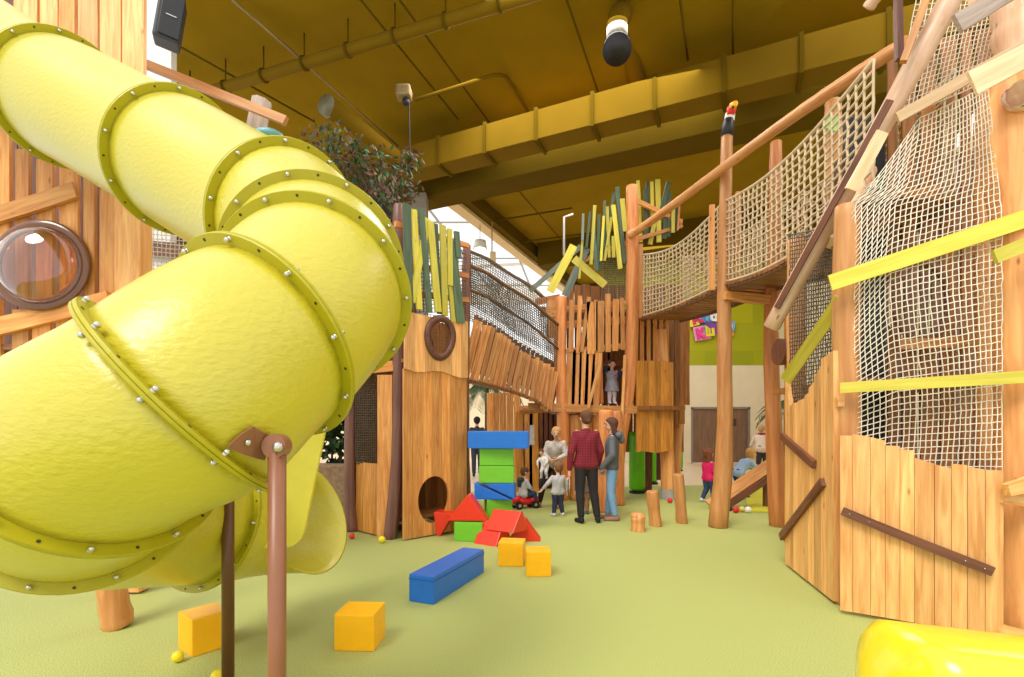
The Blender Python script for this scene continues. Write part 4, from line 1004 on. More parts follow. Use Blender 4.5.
bm = bmesh.new(); add_box(bm, (P(864, 300, 5.2).x, 5.2, 2.9), (.42, .06, 3.6), bev=.02); link('dark_curtain', bm_me(bm), M['darkgrey'], rtw)
board('inner_rail', P(860, 205, 4.9), P(940, 190, 4.8), .1, .05, M['wood_mid'], rtw); board('inner_rail', P(900, 345, 4.8), P(1000, 340, 4.5), .1, .05, M['wood_mid'], rtw)
log('inner_post', [Vector((P(789, 500, 6.4).x, 6.4, 0)), P(789, 290, 6.4)], .055, .055, M['wood_deep'], rtw)
bm = bmesh.new(); add_tube(bm, [P(778, 352, 6.4), P(784, 352, 6.4)], .17, 20); link('hole_disc', bm_me(bm), M['wood_brown'], rtw)

D_ = math.radians
# ================================================================ FOAM BLOCKS
def prism_bm(pts2, depth, bev=.012):
    """profile in XZ extruded along Y"""
    bm = bmesh.new(); a = [bm.verts.new((x, 0, z)) for x, z in pts2]; b = [bm.verts.new((x, depth, z)) for x, z in pts2]; n = len(pts2)
    bm.faces.new(a); bm.faces.new(b[::-1])
    for i in range(n): bm.faces.new((a[i], b[i], b[(i+1) % n], a[(i+1) % n]))
    bmesh.ops.recalc_face_normals(bm, faces=bm.faces)
    bmesh.ops.bevel(bm, geom=list(bm.edges), offset=bev, segments=2, affect='EDGES', profile=.7)
    return bm
def block(label, cat, loc, rot, pts2, depth, mat, grp='foam play blocks', seam=True):
    mw = Matrix.Translation(Vector(loc)) @ Euler(rot).to_matrix().to_4x4()
    o = link('foam_block', bm_me(prism_bm(pts2, depth)), mat, None, mw); tag(o, label, cat, grp)
    return o
def rect(w, h): return [(0, 0), (w, 0), (w, h), (0, h)]
B = G(433, 605); Cc = G(484, 572); Ac = G(410, 601)
ang = math.atan2(Cc.x-B.x, Cc.y-B.y)
ang_ = -ang
ux = Vector((math.cos(ang_), math.sin(ang_), 0))
bo = block('long blue foam beam lying alone on the floor', 'foam block', B-ux*.235, (0, 0, ang_), rect(.24, .235), 1.0, M['foam_blue'])
for x, z, in ((.1175, .2),):
    bm = bmesh.new(); add_box(bm, (.12, .5, .195), (.248, 1.006, .005)); link('seam', bm_me(bm), C((20, 84, 170)), bo, WM(bo))
g = G(334, 651); block('yellow foam cube standing alone near the slide post', 'foam block', g, (0, 0, math.radians(-3)), rect(.27, .245), .25, M['foam_yellow'])
g = G(192, 658); block('yellow foam cube in the shade under the slide', 'foam block', g, (0, 0, math.radians(52)), rect(.235, .245), .24, M['foam_yellow']).data
bpy.data.objects[-1]
block('left one of the two yellow foam cubes by the red wedges', 'foam block', G(498, 566), (0, 0, math.radians(-8)), rect(.27, .25), .25, M['foam_yellow'])
block('right one of the two yellow foam cubes, nearer and squarer', 'foam block', G(526.5, 577), (0, 0, math.radians(2)), rect(.245, .25), .22, M['foam_yellow'])
# stack
SY = 6.9; u_ = .235
def sx(px): return (px-CX)*SY/F
block('green foam block at the very bottom of the stack', 'foam block', (sx(489), SY, 0), (0, 0, math.radians(6)), rect(.36, .235), .24, M['foam_green'])
block('green foam block second from the bottom of the stack', 'foam block', (sx(487), SY, .235), (0, 0, math.radians(12)), rect(.36, .235), .24, M['foam_green'])
block('blue foam wedge pair left half in the stack', 'foam block', (sx(474), SY+.03, .47), (0, 0, math.radians(-8)), [(0, 0), (.53, 0), (.02, .225), (0, .225)], .24, M['foam_blue'])
block('blue foam wedge pair right half in the stack', 'foam block', (sx(474), SY+.03, .47), (0, 0, math.radians(-8)), [(.10, .226), (.56, .012), (.56, .226)], .24, M['foam_blue'])
block('lower of the two green foam blocks under the blue beam', 'foam block', (sx(479), SY, .70), (0, 0, math.radians(-3)), rect(.48, .235), .24, M['foam_green'])
block('upper of the two green foam blocks under the blue beam', 'foam block', (sx(479.5), SY, .94), (0, 0, math.radians(-1)), rect(.47, .235), .24, M['foam_green'])
block('long blue foam beam on top of the stack', 'foam block', (sx(468), SY-.05, 1.18), (0, 0, math.radians(-8)), rect(.83, .235), .24, M['foam_blue'])
# red prisms
block('green foam block under the large red roof prism', 'foam block', G(454, 541)-Vector((0, 0, 0)), (0, 0, math.radians(-14)), rect(.38, .25), .24, M['foam_green'])
gq = G(454, 541)
block('large red foam roof prism on the green block', 'foam block', (gq.x-.09, gq.y+.0, .262), (0, 0, D_(-4)), [(0, 0), (.52, 0), (.29, .33), (.26, .33)], .27, M['foam_red'])
block('red foam wedge tilted on its corner at the left of the pile', 'foam block', P(437, 533, 6.75)-Vector((0, 0, P(437, 533, 6.75).z)), (0, 0, D_(-8)), [(0, 0), (.04, 0), (.22, .30), (-.03, .33), (-.05, .31)], .26, M['foam_red'])
block('front red foam prism lying on the floor', 'foam block', G(496, 547), (0, 0, D_(58)), [(0, 0), (.38, 0), (.21, .27), (.17, .27)], .34, M['foam_red'])
gq = G(512, 541)
block('right red foam prism of the pile, on the floor', 'foam block', (gq.x-.05, gq.y, 0), (0, 0, D_(-4)), [(0, 0), (.42, 0), (.22, .27), (.2, .27)], .26, M['foam_red'])
block('red foam prism resting tilted on top of two others', 'foam block', P(513, 533, 6.12), (D_(0), D_(6), D_(58)), [(0, 0), (.38, 0), (.21, .25), (.17, .25)], .42, M['foam_red'])

# balls
def ball(px, py, r, rgb, lab, Y=None, z=None):
    bm = bmesh.new(); bmesh.ops.create_icosphere(bm, subdivisions=3, radius=r)
    g = G(px, py)
    if Y: g = P(px, py, Y); g.z = z
    o = link('ball', bm_me(bm), C(rgb, .4, .02), None, Matrix.Translation((g.x, g.y, g.z+r)), True); tag(o, lab, 'ball', 'small play balls'); return o
ball(178, 662, .035, (238, 214, 20), 'yellow ball at the foot of the shaded yellow cube')
ball(217, 682, .035, (238, 214, 20), 'yellow ball behind the foot of the dark slide post')
ball(352, 539, .037, (220, 40, 44), 'red ball beside the slide outlet'); ball(382, 543, .045, (236, 220, 30), 'yellow ball at the foot of the dark log post'); ball(387, 539, .035, (60, 170, 120), 'green ball touching the yellow ball by the dark log post')
ball(431, 527, .045, (40, 90, 200), 'blue ball inside the round crawl hole', 7.15, .02)
ball(670, 503, .05, (220, 40, 50), 'red ball by the grey post sleeve', None)
ball(736, 513, .055, (220, 40, 40), 'red ball under the wooden ramp'); ball(742, 512, .05, (226, 210, 90), 'pale yellow ball between the red and white balls'); ball(748, 513, .055, (244, 240, 235), 'white ball under the wooden ramp'); ball(730, 511, .045, (40, 40, 50), 'dark ball left of the red ball under the ramp')
# stumps
for (x, yb, x1, yt, r, lab) in [(638, 531, 638, 514, .1, 'short thick wooden stepping stump'), (656, 526, 652, 491, .09, 'middle leaning wooden stepping log'), (682, 523, 678, 474, .085, 'tallest leaning wooden stepping log')]:
    g = G(x, yb); o = log('stepping_log', [g-Vector((0, 0, .01)), P(x1, yt, g.y)], r, r*.97, M['log'], None, wob=.04); tag(o, lab, 'log', 'stepping logs in front of the central tower')
# ramp
rp_ = thing('wooden_ramp', 'wooden climbing ramp a boy in light blue climbs', 'ramp', G(735, 508))
r0 = G(712, 510); r1 = P(774, 468, 9.0)
board('ramp_board', r0+Vector((0, .1, .06)), r1+Vector((0, .1, .06)), .22, .05, M['wood_mid'], rp_, facing=(-.3, -.8, .5), wob=.02)
board('ramp_side', r0+Vector((.1, .0, -.03)), r1+Vector((.05, .0, -.09)), .12, .06, M['wood_brown'], rp_, wob=.02)
bm = bmesh.new(); add_tube(bm, [(r1.x-.1, r1.y+.1, 0), (r1.x-.1, r1.y+.1, r1.z)], .05, 10); link('ramp_leg', bm_me(bm), M['wood_brown'], rp_)
# yellow mat
q = [G(744, 488), G(800, 488), G(800, 514), G(748, 512)]
o = poly_plate('floor_mat', [p+Vector((0, 0, .004)) for p in q], (0, 0, 1), .02, plain('yellow green mat', (206, 200, 50), .7), None); tag(o, 'yellow play mat on the floor behind the ramp', 'mat')

# ================================================================ SIGN
sg = thing('wall_sign', 'colourful children club sign on the green wall', 'sign', P(712, 320, DY-.1))
def rblob(px, py, w, h, rgb, rot, d, name='sign_plate'):
    s = DY/F; bm = bmesh.new(); add_box(bm, (0, 0, 0), (w*s, .06, h*s), None, bev=.02)
    return link(name, bm_me(bm), C(rgb, .5), sg, Matrix.Translation(P(px-4, py, DY-.12-d)) @ Matrix.Rotation(math.radians(rot), 4, 'Y'))
rblob(699, 317, 16, 15, (226, 206, 236), -15, 0); rblob(697, 323, 12, 7, (240, 222, 60), -15, .02); rblob(712, 316, 16, 13, (110, 130, 210), -8, .01)
rblob(706, 333, 16, 14, (236, 160, 210), -10, 0); rblob(716, 329, 12, 12, (130, 70, 170), -5, .0); rblob(727, 318, 11, 12, (150, 170, 220), 3, .01); rblob(734, 326, 10, 10, (130, 180, 225), 10, .01); rblob(735, 334, 6, 4, (230, 160, 60), 0, .02); rblob(709, 329, 6, 6, (110, 200, 200), 30, .03)
def letter(ch, px, py, size, rgb, rot):
    cu = bpy.data.curves.new('t', 'FONT'); cu.body = ch; cu.size = size; cu.extrude = .02; cu.offset = .03; cu.align_x = 'CENTER'; cu.align_y = 'CENTER'
    to = bpy.data.objects.new('t', cu); col.objects.link(to); dg = bpy.context.evaluated_depsgraph_get(); dg.update()
    me = bpy.data.meshes.new_from_object(to.evaluated_get(dg)); bpy.data.objects.remove(to)
    me.materials.clear()
    link('letter', me, C(rgb, .4), sg, Matrix.Translation(P(px-4, py, DY-.22)) @ Matrix.Rotation(PI/2, 4, 'X') @ Matrix.Rotation(math.radians(rot), 4, 'Z'))
letter('K', 701, 318, .62, (216, 40, 110), 12); letter('i', 711, 315, .62, (90, 190, 230), 0); letter('d', 718, 316, .6, (245, 245, 240), 0); letter('s', 728, 319, .6, (70, 140, 215), -4)
letter('K', 705, 334, .56, (236, 60, 150), 10); letter('l', 711, 332, .5, (240, 216, 60), 5); letter('u', 715, 331, .56, (240, 216, 60), 3); letter('b', 733, 326, .52, (235, 240, 245), -6)
bm = bmesh.new(); bmesh.ops.create_uvsphere(bm, u_segments=12, v_segments=8, radius=.09, matrix=Matrix.Translation(P(711, 307.5, DY-.15))); link('sign_dot', bm_me(bm), C((60, 150, 210), .4), sg, None, True)

# ================================================================ PLANTS
def leaf_quad(bm, p, d, L, W, R):
    d = d.normalized(); s = d.cross(Vector((R.uniform(-1, 1), R.uniform(-1, 1), R.uniform(-1, 1)))).normalized(); n = d.cross(s)
    a = bm.verts.new(p); b = bm.verts.new(p+d*L*.5+s*W/2+n*W*.15); c = bm.verts.new(p+d*L); e = bm.verts.new(p+d*L*.5-s*W/2+n*W*.15); m = bm.verts.new(p+d*L*.5)
    return [bm.faces.new((a, b, m)), bm.faces.new((b, c, m)), bm.faces.new((c, e, m)), bm.faces.new((e, a, m))]
def foliage(name, centres, n, L, mats, parent, seed, down=.5):
    R = random.Random(seed); bm = bmesh.new()
    for i in range(n):
        c, rad = R.choice(centres); v = Vector((R.gauss(0, 1), R.gauss(0, 1), R.gauss(0, 1))).normalized()*rad*R.random()**.45
        d = Vector((R.uniform(-1, 1), R.uniform(-1, 1), R.uniform(-1, 1)-down)); mi = 0 if R.random() < .45 else len(mats)-1
        for f in leaf_quad(bm, c+v, d, L*R.uniform(.6, 1.2), L*.45, R): f.material_index = mi
    o = link(name, bm_me(bm), mats, parent); return o
fy = 7.9
fc = thing('ficus_tree', 'tall ficus tree with green and brown leaves behind the slide', 'tree', (P(395, 300, fy).x, fy, 0))
cen = [(P(x, y, fy+random.uniform(-.4, .6)), r) for x, y, r in [(312, 142, .28), (330, 135, .32), (345, 145, .34), (360, 155, .3), (330, 160, .28), (350, 170, .26), (378, 165, .33), (395, 175, .34), (408, 185, .28), (385, 190, .3), (400, 205, .32), (375, 200, .3), (390, 222, .24), (410, 160, .2), (365, 185, .2)]]
foliage('foliage', cen, 1150, .125, [M['leaf'], M['leaf_brown']], fc, 4)
bm = bmesh.new(); trunk = [Vector((P(397, 300, fy).x, fy, 0)), P(397, 330, fy), P(396, 240, fy), P(388, 190, fy)]; add_tube(bm, trunk, [.05, .045, .03, .02], 8)
for c, r in cen: add_tube(bm, [P(387, 225, fy), lerp(P(385, 195, fy), c, .5)+Vector((0, 0, .1)), c], [.016, .01, .005], 5)
link('trunk', bm_me(bm), M['bark'], fc, None, True)
# planter with shrub
pl_ = thing('stone_planter', 'brown stone planter wall behind the slide outlet', 'planter', (-3.2, 8.2, 0))
bm = bmesh.new(); q = P(310, 465, 8.3); add_box(bm, (-3.4, 8.5, q.z/2), (2.6, .5, q.z), Matrix.Rotation(-.15, 3, 'Z'), bev=.03); link('planter_wall', bm_me(bm), M['stone'], pl_)
sh = thing('leafy_shrub', 'dark leafy shrub growing above the stone planter', 'shrub', (-3.2, 9.0, 0))
foliage('foliage', [(P(x, y, 8.9), .35) for x, y in [(330, 400), (340, 430), (325, 440), (345, 455), (310, 430), (335, 380), (320, 400), (345, 410), (300, 400)]], 700, .26, [M['leaf'], plain('deep green leaf', (36, 66, 34), .5, var=.4)], sh, 9, down=0)
bm = bmesh.new()
for x in (318, 332, 345): add_tube(bm, [Vector((P(x, 500, 9).x, 9, .3)), P(x, 420, 9)], .02, 6)
link('stem', bm_me(bm), M['bark'], sh)
def palm(px, py, Y, lab, rad, n=16, seed=2):
    R = random.Random(seed); c = P(px, py, Y); t = thing('palm_tree', lab, 'palm', (c.x, Y, 0))
    bm = bmesh.new(); add_tube(bm, [(c.x, Y, 0), c], [.09, .06], 10); link('trunk', bm_me(bm), M['bark'], t, None, True)
    bm = bmesh.new()
    for k in range(n):
        a = 2*PI*k/n+R.random()*.3; d = Vector((math.cos(a), math.sin(a), R.uniform(.1, .9))); pts = [c+d*rad*s+Vector((0, 0, -rad*.9*s*s)) for s in [i/9 for i in range(10)]]
        add_tube(bm, pts, .008, 4)
        for i in range(1, 10):
            dd = (pts[i]-pts[i-1]).normalized(); s_ = dd.cross(Vector((0, 0, 1))).normalized()
            for sg_ in (-1, 1):
                for q in (0, .5): leaf_quad(bm, lerp(pts[i-1], pts[i], q), s_*sg_+dd*.5-Vector((0, 0, .5)), rad*.42, .035, R)
    link('fronds', bm_me(bm), M['leaf_palm'], t)
palm(487, 385, 15.5, 'feathery palm hanging below the plank bridge by the man', 1.1); palm(786, 405, 17, 'palm beside the far door seen between posts', .9, 12, 5)

# ================================================================ PEOPLE
def capsule(bm, p0, r0, p1, r1, n=14, sx=1, sy=1):
    p0 = Vector(p0); p1 = Vector(p1); d = p1-p0; L = d.length
    if L < 1e-5: d = Vector((0, 0, 1)); L = 1e-5; p1 = p0+d*L
    d.normalize(); prof = []
    for a in (0, 25, 50, 75): prof.append((-r0*math.cos(math.radians(a)), r0*math.sin(math.radians(a))))
    for a in (90, 105, 130, 155, 180): prof.append((L-r1*math.cos(math.radians(a)), r1*math.sin(math.radians(a))))
    x = d.cross(Vector((0, 1, 0)));
    if x.length < .2: x = d.cross(Vector((1, 0, 0)))
    x.normalize(); y = d.cross(x); rs = []
    for z, r in prof:
        if r < 1e-4: rs.append([bm.verts.new(p0+d*z)])
        else: rs.append([bm.verts.new(p0+d*z+x*math.cos(2*PI*k/n)*r*sx+y*math.sin(2*PI*k/n)*r*sy) for k in range(n)])
    for i in range(len(rs)-1):
        A_, B_ = rs[i], rs[i+1]
        for k in range(n):
            k2 = (k+1) % n
            if len(A_) == 1: bm.faces.new((A_[0], B_[k2], B_[k]))
            elif len(B_) == 1: bm.faces.new((A_[k], A_[k2], B_[0]))
            else: bm.faces.new((A_[k], A_[k2], B_[k2], B_[k]))
def ell(bm, c, r, R=None):
    m = Matrix.Translation(Vector(c)) @ (R.to_4x4() if R is not None else Matrix.Identity(4)) @ Matrix.Diagonal((r[0], r[1], r[2], 1))
    bmesh.ops.create_uvsphere(bm, u_segments=20, v_segments=14, radius=1, matrix=m)
def fuse(bm, vox, sm=3):
    bmesh.ops.recalc_face_normals(bm, faces=bm.faces)
    me = bm_me(bm); o = bpy.data.objects.new('tmp', me); col.objects.link(o)
    md = o.modifiers.new('r', 'REMESH'); md.mode = 'VOXEL'; md.voxel_size = vox
    md2 = o.modifiers.new('s', 'SMOOTH'); md2.factor = .5; md2.iterations = sm
    dg = bpy.context.evaluated_depsgraph_get(); dg.update()
    m2 = bpy.data.meshes.new_from_object(o.evaluated_get(dg)); bpy.data.objects.remove(o)
    return m2
AD = dict(pelvis=(0, 0, .53), chest=(0, .0, .72), neck=(0, -.005, .83), head=(0, .012, .93), s=(.088, 0, .80), e=(.125, -.015, .635), w=(.135, .03, .49), h=(.05, 0, .52), k=(.052, .012, .285), a=(.052, -.01, .045), toe=(.058, .075, .018))
CHD = dict(pelvis=(0, 0, .45), chest=(0, 0, .62), neck=(0, -.005, .745), head=(0, .012, .885), s=(.105, 0, .715), e=(.14, -.01, .57), w=(.15, .03, .44), h=(.052, 0, .44), k=(.055, .012, .245), a=(.055, -.01, .05), toe=(.06, .085, .02))
def person(label, loc, yaw, H, base, pose, top_c, leg_c, shoe_c, hair_c, hair='short', hyaw=0, hpitch=0, child=False, cat='person', skirt=False, skin=None, bare=False, sleeve=True, parent_extra=None, lean=None):
    J = {}
    for k, v in base.items():
        v = Vector(v)
        if k in ('s', 'e', 'w', 'h', 'k', 'a', 'toe'):
            J[k+'R'] = v.copy(); J[k+'L'] = Vector((-v.x, v.y, v.z))
        else: J[k] = v.copy()
    for k, v in pose.items(): J[k] = Vector(v)
    for k in J: J[k] = J[k]*H
    root = thing('person', label, cat, loc, None, yaw); W = WM(root)
    vox = .0105 if not child else .008
    bulk = .9 if not child else 1.18
    ra = H*bulk
    def limbs(bm, g=0, legs=True, arms=True, torso=True, hand_cut=0):
        if torso:
            for s_ in 'RL':
                hp = J['h'+s_]; sh_ = J['s'+s_]
                capsule(bm, hp+Vector((0, 0, .01*H)), .062*ra+g, lerp(J['pelvis'], J['chest'], .45)+Vector(((hp.x)*.7, 0, 0)), .052*ra+g)
                capsule(bm, lerp(J['pelvis'], J['chest'], .45)+Vector(((hp.x)*.7, 0, 0)), .052*ra+g, lerp(J['chest'], sh_, .45), .06*ra+g)
                capsule(bm, lerp(J['chest'], sh_, .45), .056*ra+g, sh_-Vector((0, 0, .01*H)), .030*ra+g)
            capsule(bm, J['pelvis'], .06*ra+g, J['chest'], .066*ra+g); capsule(bm, J['chest'], .062*ra+g, lerp(J['chest'], J['neck'], .8), .034*ra+g)
        if arms:
            for s_ in 'RL':
                capsule(bm, J['s'+s_], .034*ra+g, J['e'+s_], .025*ra+g); capsule(bm, J['e'+s_], .026*ra+g, J['w'+s_], .016*ra+g)
        if legs:
            for s_ in 'RL':
                capsule(bm, J['h'+s_], .055*ra+g, J['k'+s_], .034*ra+g); capsule(bm, J['k'+s_], .034*ra+g, lerp(J['k'+s_], J['a'+s_], .3), .033*ra+g); capsule(bm, lerp(J['k'+s_], J['a'+s_], .3), .033*ra+g, J['a'+s_], .021*ra+g)
    hr_ = .066*H if not child else .098*H
    HR = Euler((math.radians(hpitch), 0, math.radians(hyaw)), 'XYZ').to_matrix()
    hc_ = J['head']
    def hp_(x, y, z): return hc_+HR @ (Vector((x, y, z))*hr_)
    bm = bmesh.new(); limbs(bm)
    capsule(bm, lerp(J['chest'], J['neck'], .8), .03*ra, hc_-Vector((0, 0, hr_*.5)), .029*H if not child else .036*H)
    ell(bm, hp_(0, -.05, .15), (hr_*.76, hr_*.92, hr_*.86), HR); ell(bm, hp_(0, .18, -.42), (hr_*.55, hr_*.62, hr_*.52), HR)
    capsule(bm, hp_(0, .82, .0), hr_*.07, hp_(0, .98, -.2), hr_*.13)
    for s_ in (-1, 1): ell(bm, hp_(s_*.78, -.05, -.05), (hr_*.12, hr_*.2, hr_*.28), HR)
    for s_ in 'RL': capsule(bm, J['a'+s_]-Vector((0, .012*H, .015*H)), .024*ra, J['toe'+s_], .018*ra)
    me = fuse(bm, vox)
    # hands appended
    bh = bmesh.new(); bh.from_mesh(me)
    for s_ in 'RL':
        w_ = J['w'+s_]; d = (w_-J['e'+s_]).normalized(); sgn = 1 if s_ == 'R' else -1
        side = d.cross(Vector((sgn, 0, 0)));
        if side.length < .2: side = d.cross(Vector((0, 0, 1)))
        side.normalize(); nrm = d.cross(side).normalized(); hl = .1*H if not child else .105*H
        capsule(bh, w_, .014*ra, w_+d*hl*.45, .017*ra, 10, 1, 1)
        for q in (-1, 0, 1): capsule(bh, w_+d*hl*.1+side*q*.006*H, .011*ra, w_+d*hl*.45+side*q*.013*H, .0105*ra, 8)
        for q, ln in ((-1.5, .38), (-.5, .5), (.5, .54), (1.5, .46)):
            b0 = w_+d*hl*.45+side*q*.0105*H; m0 = b0+d*hl*ln*.5+nrm*sgn*.003*H; e0_ = m0+d*hl*ln*.42+nrm*sgn*.014*H
            capsule(bh, b0, .0062*ra, m0, .0056*ra, 8); capsule(bh, m0, .0056*ra, e0_, .0046*ra, 8)
        b0 = w_+d*hl*.15+side*.014*H; m0 = b0+d*hl*.22+side*.018*H; capsule(bh, b0, .008*ra, m0, .007*ra, 8); capsule(bh, m0, .007*ra, m0+d*hl*.2+side*.003*H, .0055*ra, 8)
    me2 = bm_me(bh); me2.materials.clear()
    link('body', me2, skin or M['skin'], root, W, True)
    # face
    bm = bmesh.new()
    for s_ in (-1, 1): ell(bm, hp_(s_*.3, .76, .08), (hr_*.11, hr_*.08, hr_*.07), HR)
    link('eyes', bm_me(bm), C((36, 28, 26), .3), root, W, True)
    bm = bmesh.new(); ell(bm, hp_(0, .76, -.47), (hr_*.24, hr_*.07, hr_*.06), HR); link('mouth', bm_me(bm), C((176, 80, 78), .5), root, W, True)
    # hair
    bm = bmesh.new(); ell(bm, hp_(0, -.16, .28), (hr_*.86, hr_*.98, hr_*.88), HR); ell(bm, hp_(0, -.4, -.1), (hr_*.74, hr_*.66, hr_*.7), HR)
    if hair == 'long':
        for x in (-.62, -.3, 0, .3, .62): capsule(bm, hp_(x, -.35, .2), hr_*.4, hp_(x*1.15, -.45, -1.5), hr_*.26)
        for x in (-.8, .8): capsule(bm, hp_(x, .0, .3), hr_*.22, hp_(x*1.05, -.02, -1.2), hr_*.16)
    if hair == 'bun': ell(bm, hp_(0, -.95, .55), (hr_*.42, hr_*.4, hr_*.4), HR)
    if hair == 'pony': capsule(bm, hp_(0, -.95, .3), hr_*.3, hp_(0, -1.25, -.3), hr_*.3); capsule(bm, hp_(0, -1.25, -.3), hr_*.3, hp_(0, -1.05, -1.2), hr_*.14)
    if hair == 'twist': capsule(bm, hp_(0, -.9, -.3), hr_*.35, hp_(0, -.7, .6), hr_*.3)
    link('hair', fuse(bm, vox), hair_c, root, W, True)
    # trousers
    if leg_c is not None:
        bm = bmesh.new(); g = .009*H
        for s_ in 'RL':
            capsule(bm, J['h'+s_]+Vector((0, 0, .025*H)), .058*ra+g*.4, J['h'+s_], .058*ra+g*.4); capsule(bm, J['h'+s_], .058*ra+g, J['k'+s_], .036*ra+g)
            capsule(bm, J['k'+s_], .036*ra+g, lerp(J['k'+s_], J['a'+s_], .35), .034*ra+g); capsule(bm, lerp(J['k'+s_], J['a'+s_], .35), .034*ra+g, lerp(J['k'+s_], J['a'+s_], .9), .025*ra+g)
        capsule(bm, J['hR'], .06*ra, J['hL'], .06*ra)
        link('tights' if skirt else 'trousers', fuse(bm, vox), leg_c, root, W, True)
    bm = bmesh.new(); limbs(bm, .012*H, legs=False, arms=False)
    if skirt:
        a_ = lerp(J['pelvis'], J['chest'], .3); capsule(bm, a_, .08*ra, J['pelvis']+Vector((0, 0, -.06*H)), .118*ra); capsule(bm, J['pelvis']+Vector((0, 0, -.06*H)), .118*ra, J['pelvis']+Vector((0, 0, -.18*H)), .145*ra)
    if sleeve:
        for s_ in 'RL': capsule(bm, J['s'+s_]-Vector((0, 0, .012*H)), .032*ra+.008*H, J['e'+s_], .028*ra+.009*H); capsule(bm, J['e'+s_], .028*ra+.009*H, lerp(J['e'+s_], J['w'+s_], .88), .02*ra+.007*H)
    tme = fuse(bm, vox)
    if skirt:
        hz = (J['pelvis'].z-.17*H)
        for v in tme.vertices: v.co.z = max(v.co.z, hz)
    tp = link('dress' if skirt else 'top', tme, top_c, root, W, True)
    if shoe_c is not None:
        for s_ in 'RL':
            bm = bmesh.new(); capsule(bm, J['a'+s_]-Vector((0, .02*H, .02*H)), .027*ra, J['toe'+s_]+Vector((0, .004*H, 0)), .024*ra); capsule(bm, J['a'+s_]-Vector((0, .014*H, .008*H)), .028*ra, J['a'+s_], .026*ra)
            for v in bm.verts: v.co.z = max(v.co.z, min(J['a'+s_].z, J['toe'+s_].z)-.03*H)
            link('shoe', fuse(bm, vox), shoe_c, root, W, True)
    return root, J, W
D = math.radians
def ground(px, py): return G(px, py)
BR1 = C((96, 60, 36)); BR2 = C((128, 88, 54)); BLN = C((196, 150, 96)); BLK = C((26, 24, 26))
# woman in plaid shirt, back to camera
person('woman in red plaid shirt and black trousers seen from behind, centre of the group', G(586, 523), D(8), 1.72, AD,
       dict(aR=(.105, .0, .045), toeR=(.125, .07, .018), kR=(.075, .02, .285), aL=(-.045, .0, .045), toeL=(-.07, .06, .018), eL=(-.145, -.03, .63), wL=(-.15, .0, .47), eR=(.135, -.0, .64), wR=(.13, .07, .50)), M['plaid'], C((34, 30, 34)), C((24, 22, 24)), BR1, 'twist', 10)
# woman in grey jacket facing left
rw, Jw, Ww = person('woman with glasses in dark grey hooded jacket and light blue jeans facing left', G(612, 520), D(80), 1.62, AD,
       dict(eL=(-.15, .0, .64), wL=(-.13, .12, .50), eR=(.14, -.02, .63), wR=(.12, .07, .49), aR=(.05, .04, .045), toeR=(.055, .125, .018), aL=(-.05, -.03, .045), toeL=(-.055, .055, .018)), C((92, 96, 104)), C((116, 158, 200)), C((150, 110, 100)), C((88, 52, 38)), 'long', 15)
bm = bmesh.new(); capsule(bm, Vector((-.06, -.06, .83))*1.62, .05, Vector((.06, -.06, .83))*1.62, .05); capsule(bm, Vector((0, -.07, .84))*1.62, .06, Vector((0, -.09, .78))*1.62, .06)
link('hood', fuse(bm, .01), C((104, 108, 118)), rw, Ww, True)
bm = bmesh.new()
hc_ = Jw['head']; HRm = Euler((0, 0, D(15))).to_matrix()
for s_ in (-1, 1):
    c = hc_+HRm @ Vector((s_*.034, .09, .008)); add_tube(bm, [c+HRm @ Vector((.026*math.cos(a), 0, .02*math.sin(a))) for a in [2*PI*k/12 for k in range(13)]], .003, 5)
link('glasses', bm_me(bm), BLK, rw, Ww)
# mother with baby
person('smiling woman in pale patterned top and black leggings leaning over with a baby', P(554, 507, 8.95)-Vector((0, 0, CH-(507-HY)*8.95/F)), D(160), 1.52, AD,
       dict(pelvis=(.03, -.08, .52), chest=(-.02, .02, .70), neck=(-.04, .05, .80), head=(-.05, .08, .895), sR=(.06, .04, .775), sL=(-.12, .03, .78), eR=(.10, .06, .64), wR=(.02, .15, .60), eL=(-.16, .04, .64), wL=(-.08, .14, .60),
            hR=(.08, -.08, .51), hL=(-.02, -.08, .51), kR=(.13, .0, .30), aR=(.2, -.08, .06), toeR=(.21, 0, .03), kL=(-.03, .0, .28), aL=(-.03, -.06, .045), toeL=(-.03, .03, .018)), C((198, 188, 180), .8, .3), C((30, 30, 36)), C((190, 140, 120)), BLN, 'bun', 12, -8)
# baby held
person('baby in pale patterned suit held in the arms of the smiling woman', P(545, 481, 8.62), D(150), .56, CHD,
       dict(pelvis=(0, 0, .45), chest=(.05, 0, .62), neck=(.09, 0, .75), head=(.12, .02, .88), sR=(.17, 0, .7), sL=(-.04, 0, .74), eR=(.24, .05, .58), wR=(.2, .1, .48), eL=(-.1, .05, .6), wL=(-.06, .12, .5), kR=(.08, .1, .3), aR=(.1, .05, .12), toeR=(.1, .12, .1), kL=(-.08, .1, .28), aL=(-.09, .04, .12), toeL=(-.09, .1, .1)),
       C((222, 218, 216), .8, .3), C((214, 208, 208), .8, .3), C((190, 186, 186)), BR1, 'short', 20, -10, child=True)
# toddler standing, seen from behind
person('toddler in light grey sweater and navy patterned leggings standing with back turned', G(558, 516), D(15), .9, CHD,
       dict(eL=(-.2, -.0, .6), wL=(-.27, .06, .50), eR=(.17, -.0, .58), wR=(.18, .03, .43), aR=(.09, 0, .05), toeR=(.1, .08, .02), aL=(-.08, 0, .05), toeL=(-.09, .08, .02), head=(.02, .05, .87)), C((190, 186, 188)), C((46, 48, 76), .8, .6), C((210, 206, 206)), BR2, 'short', 5, -12, child=True)
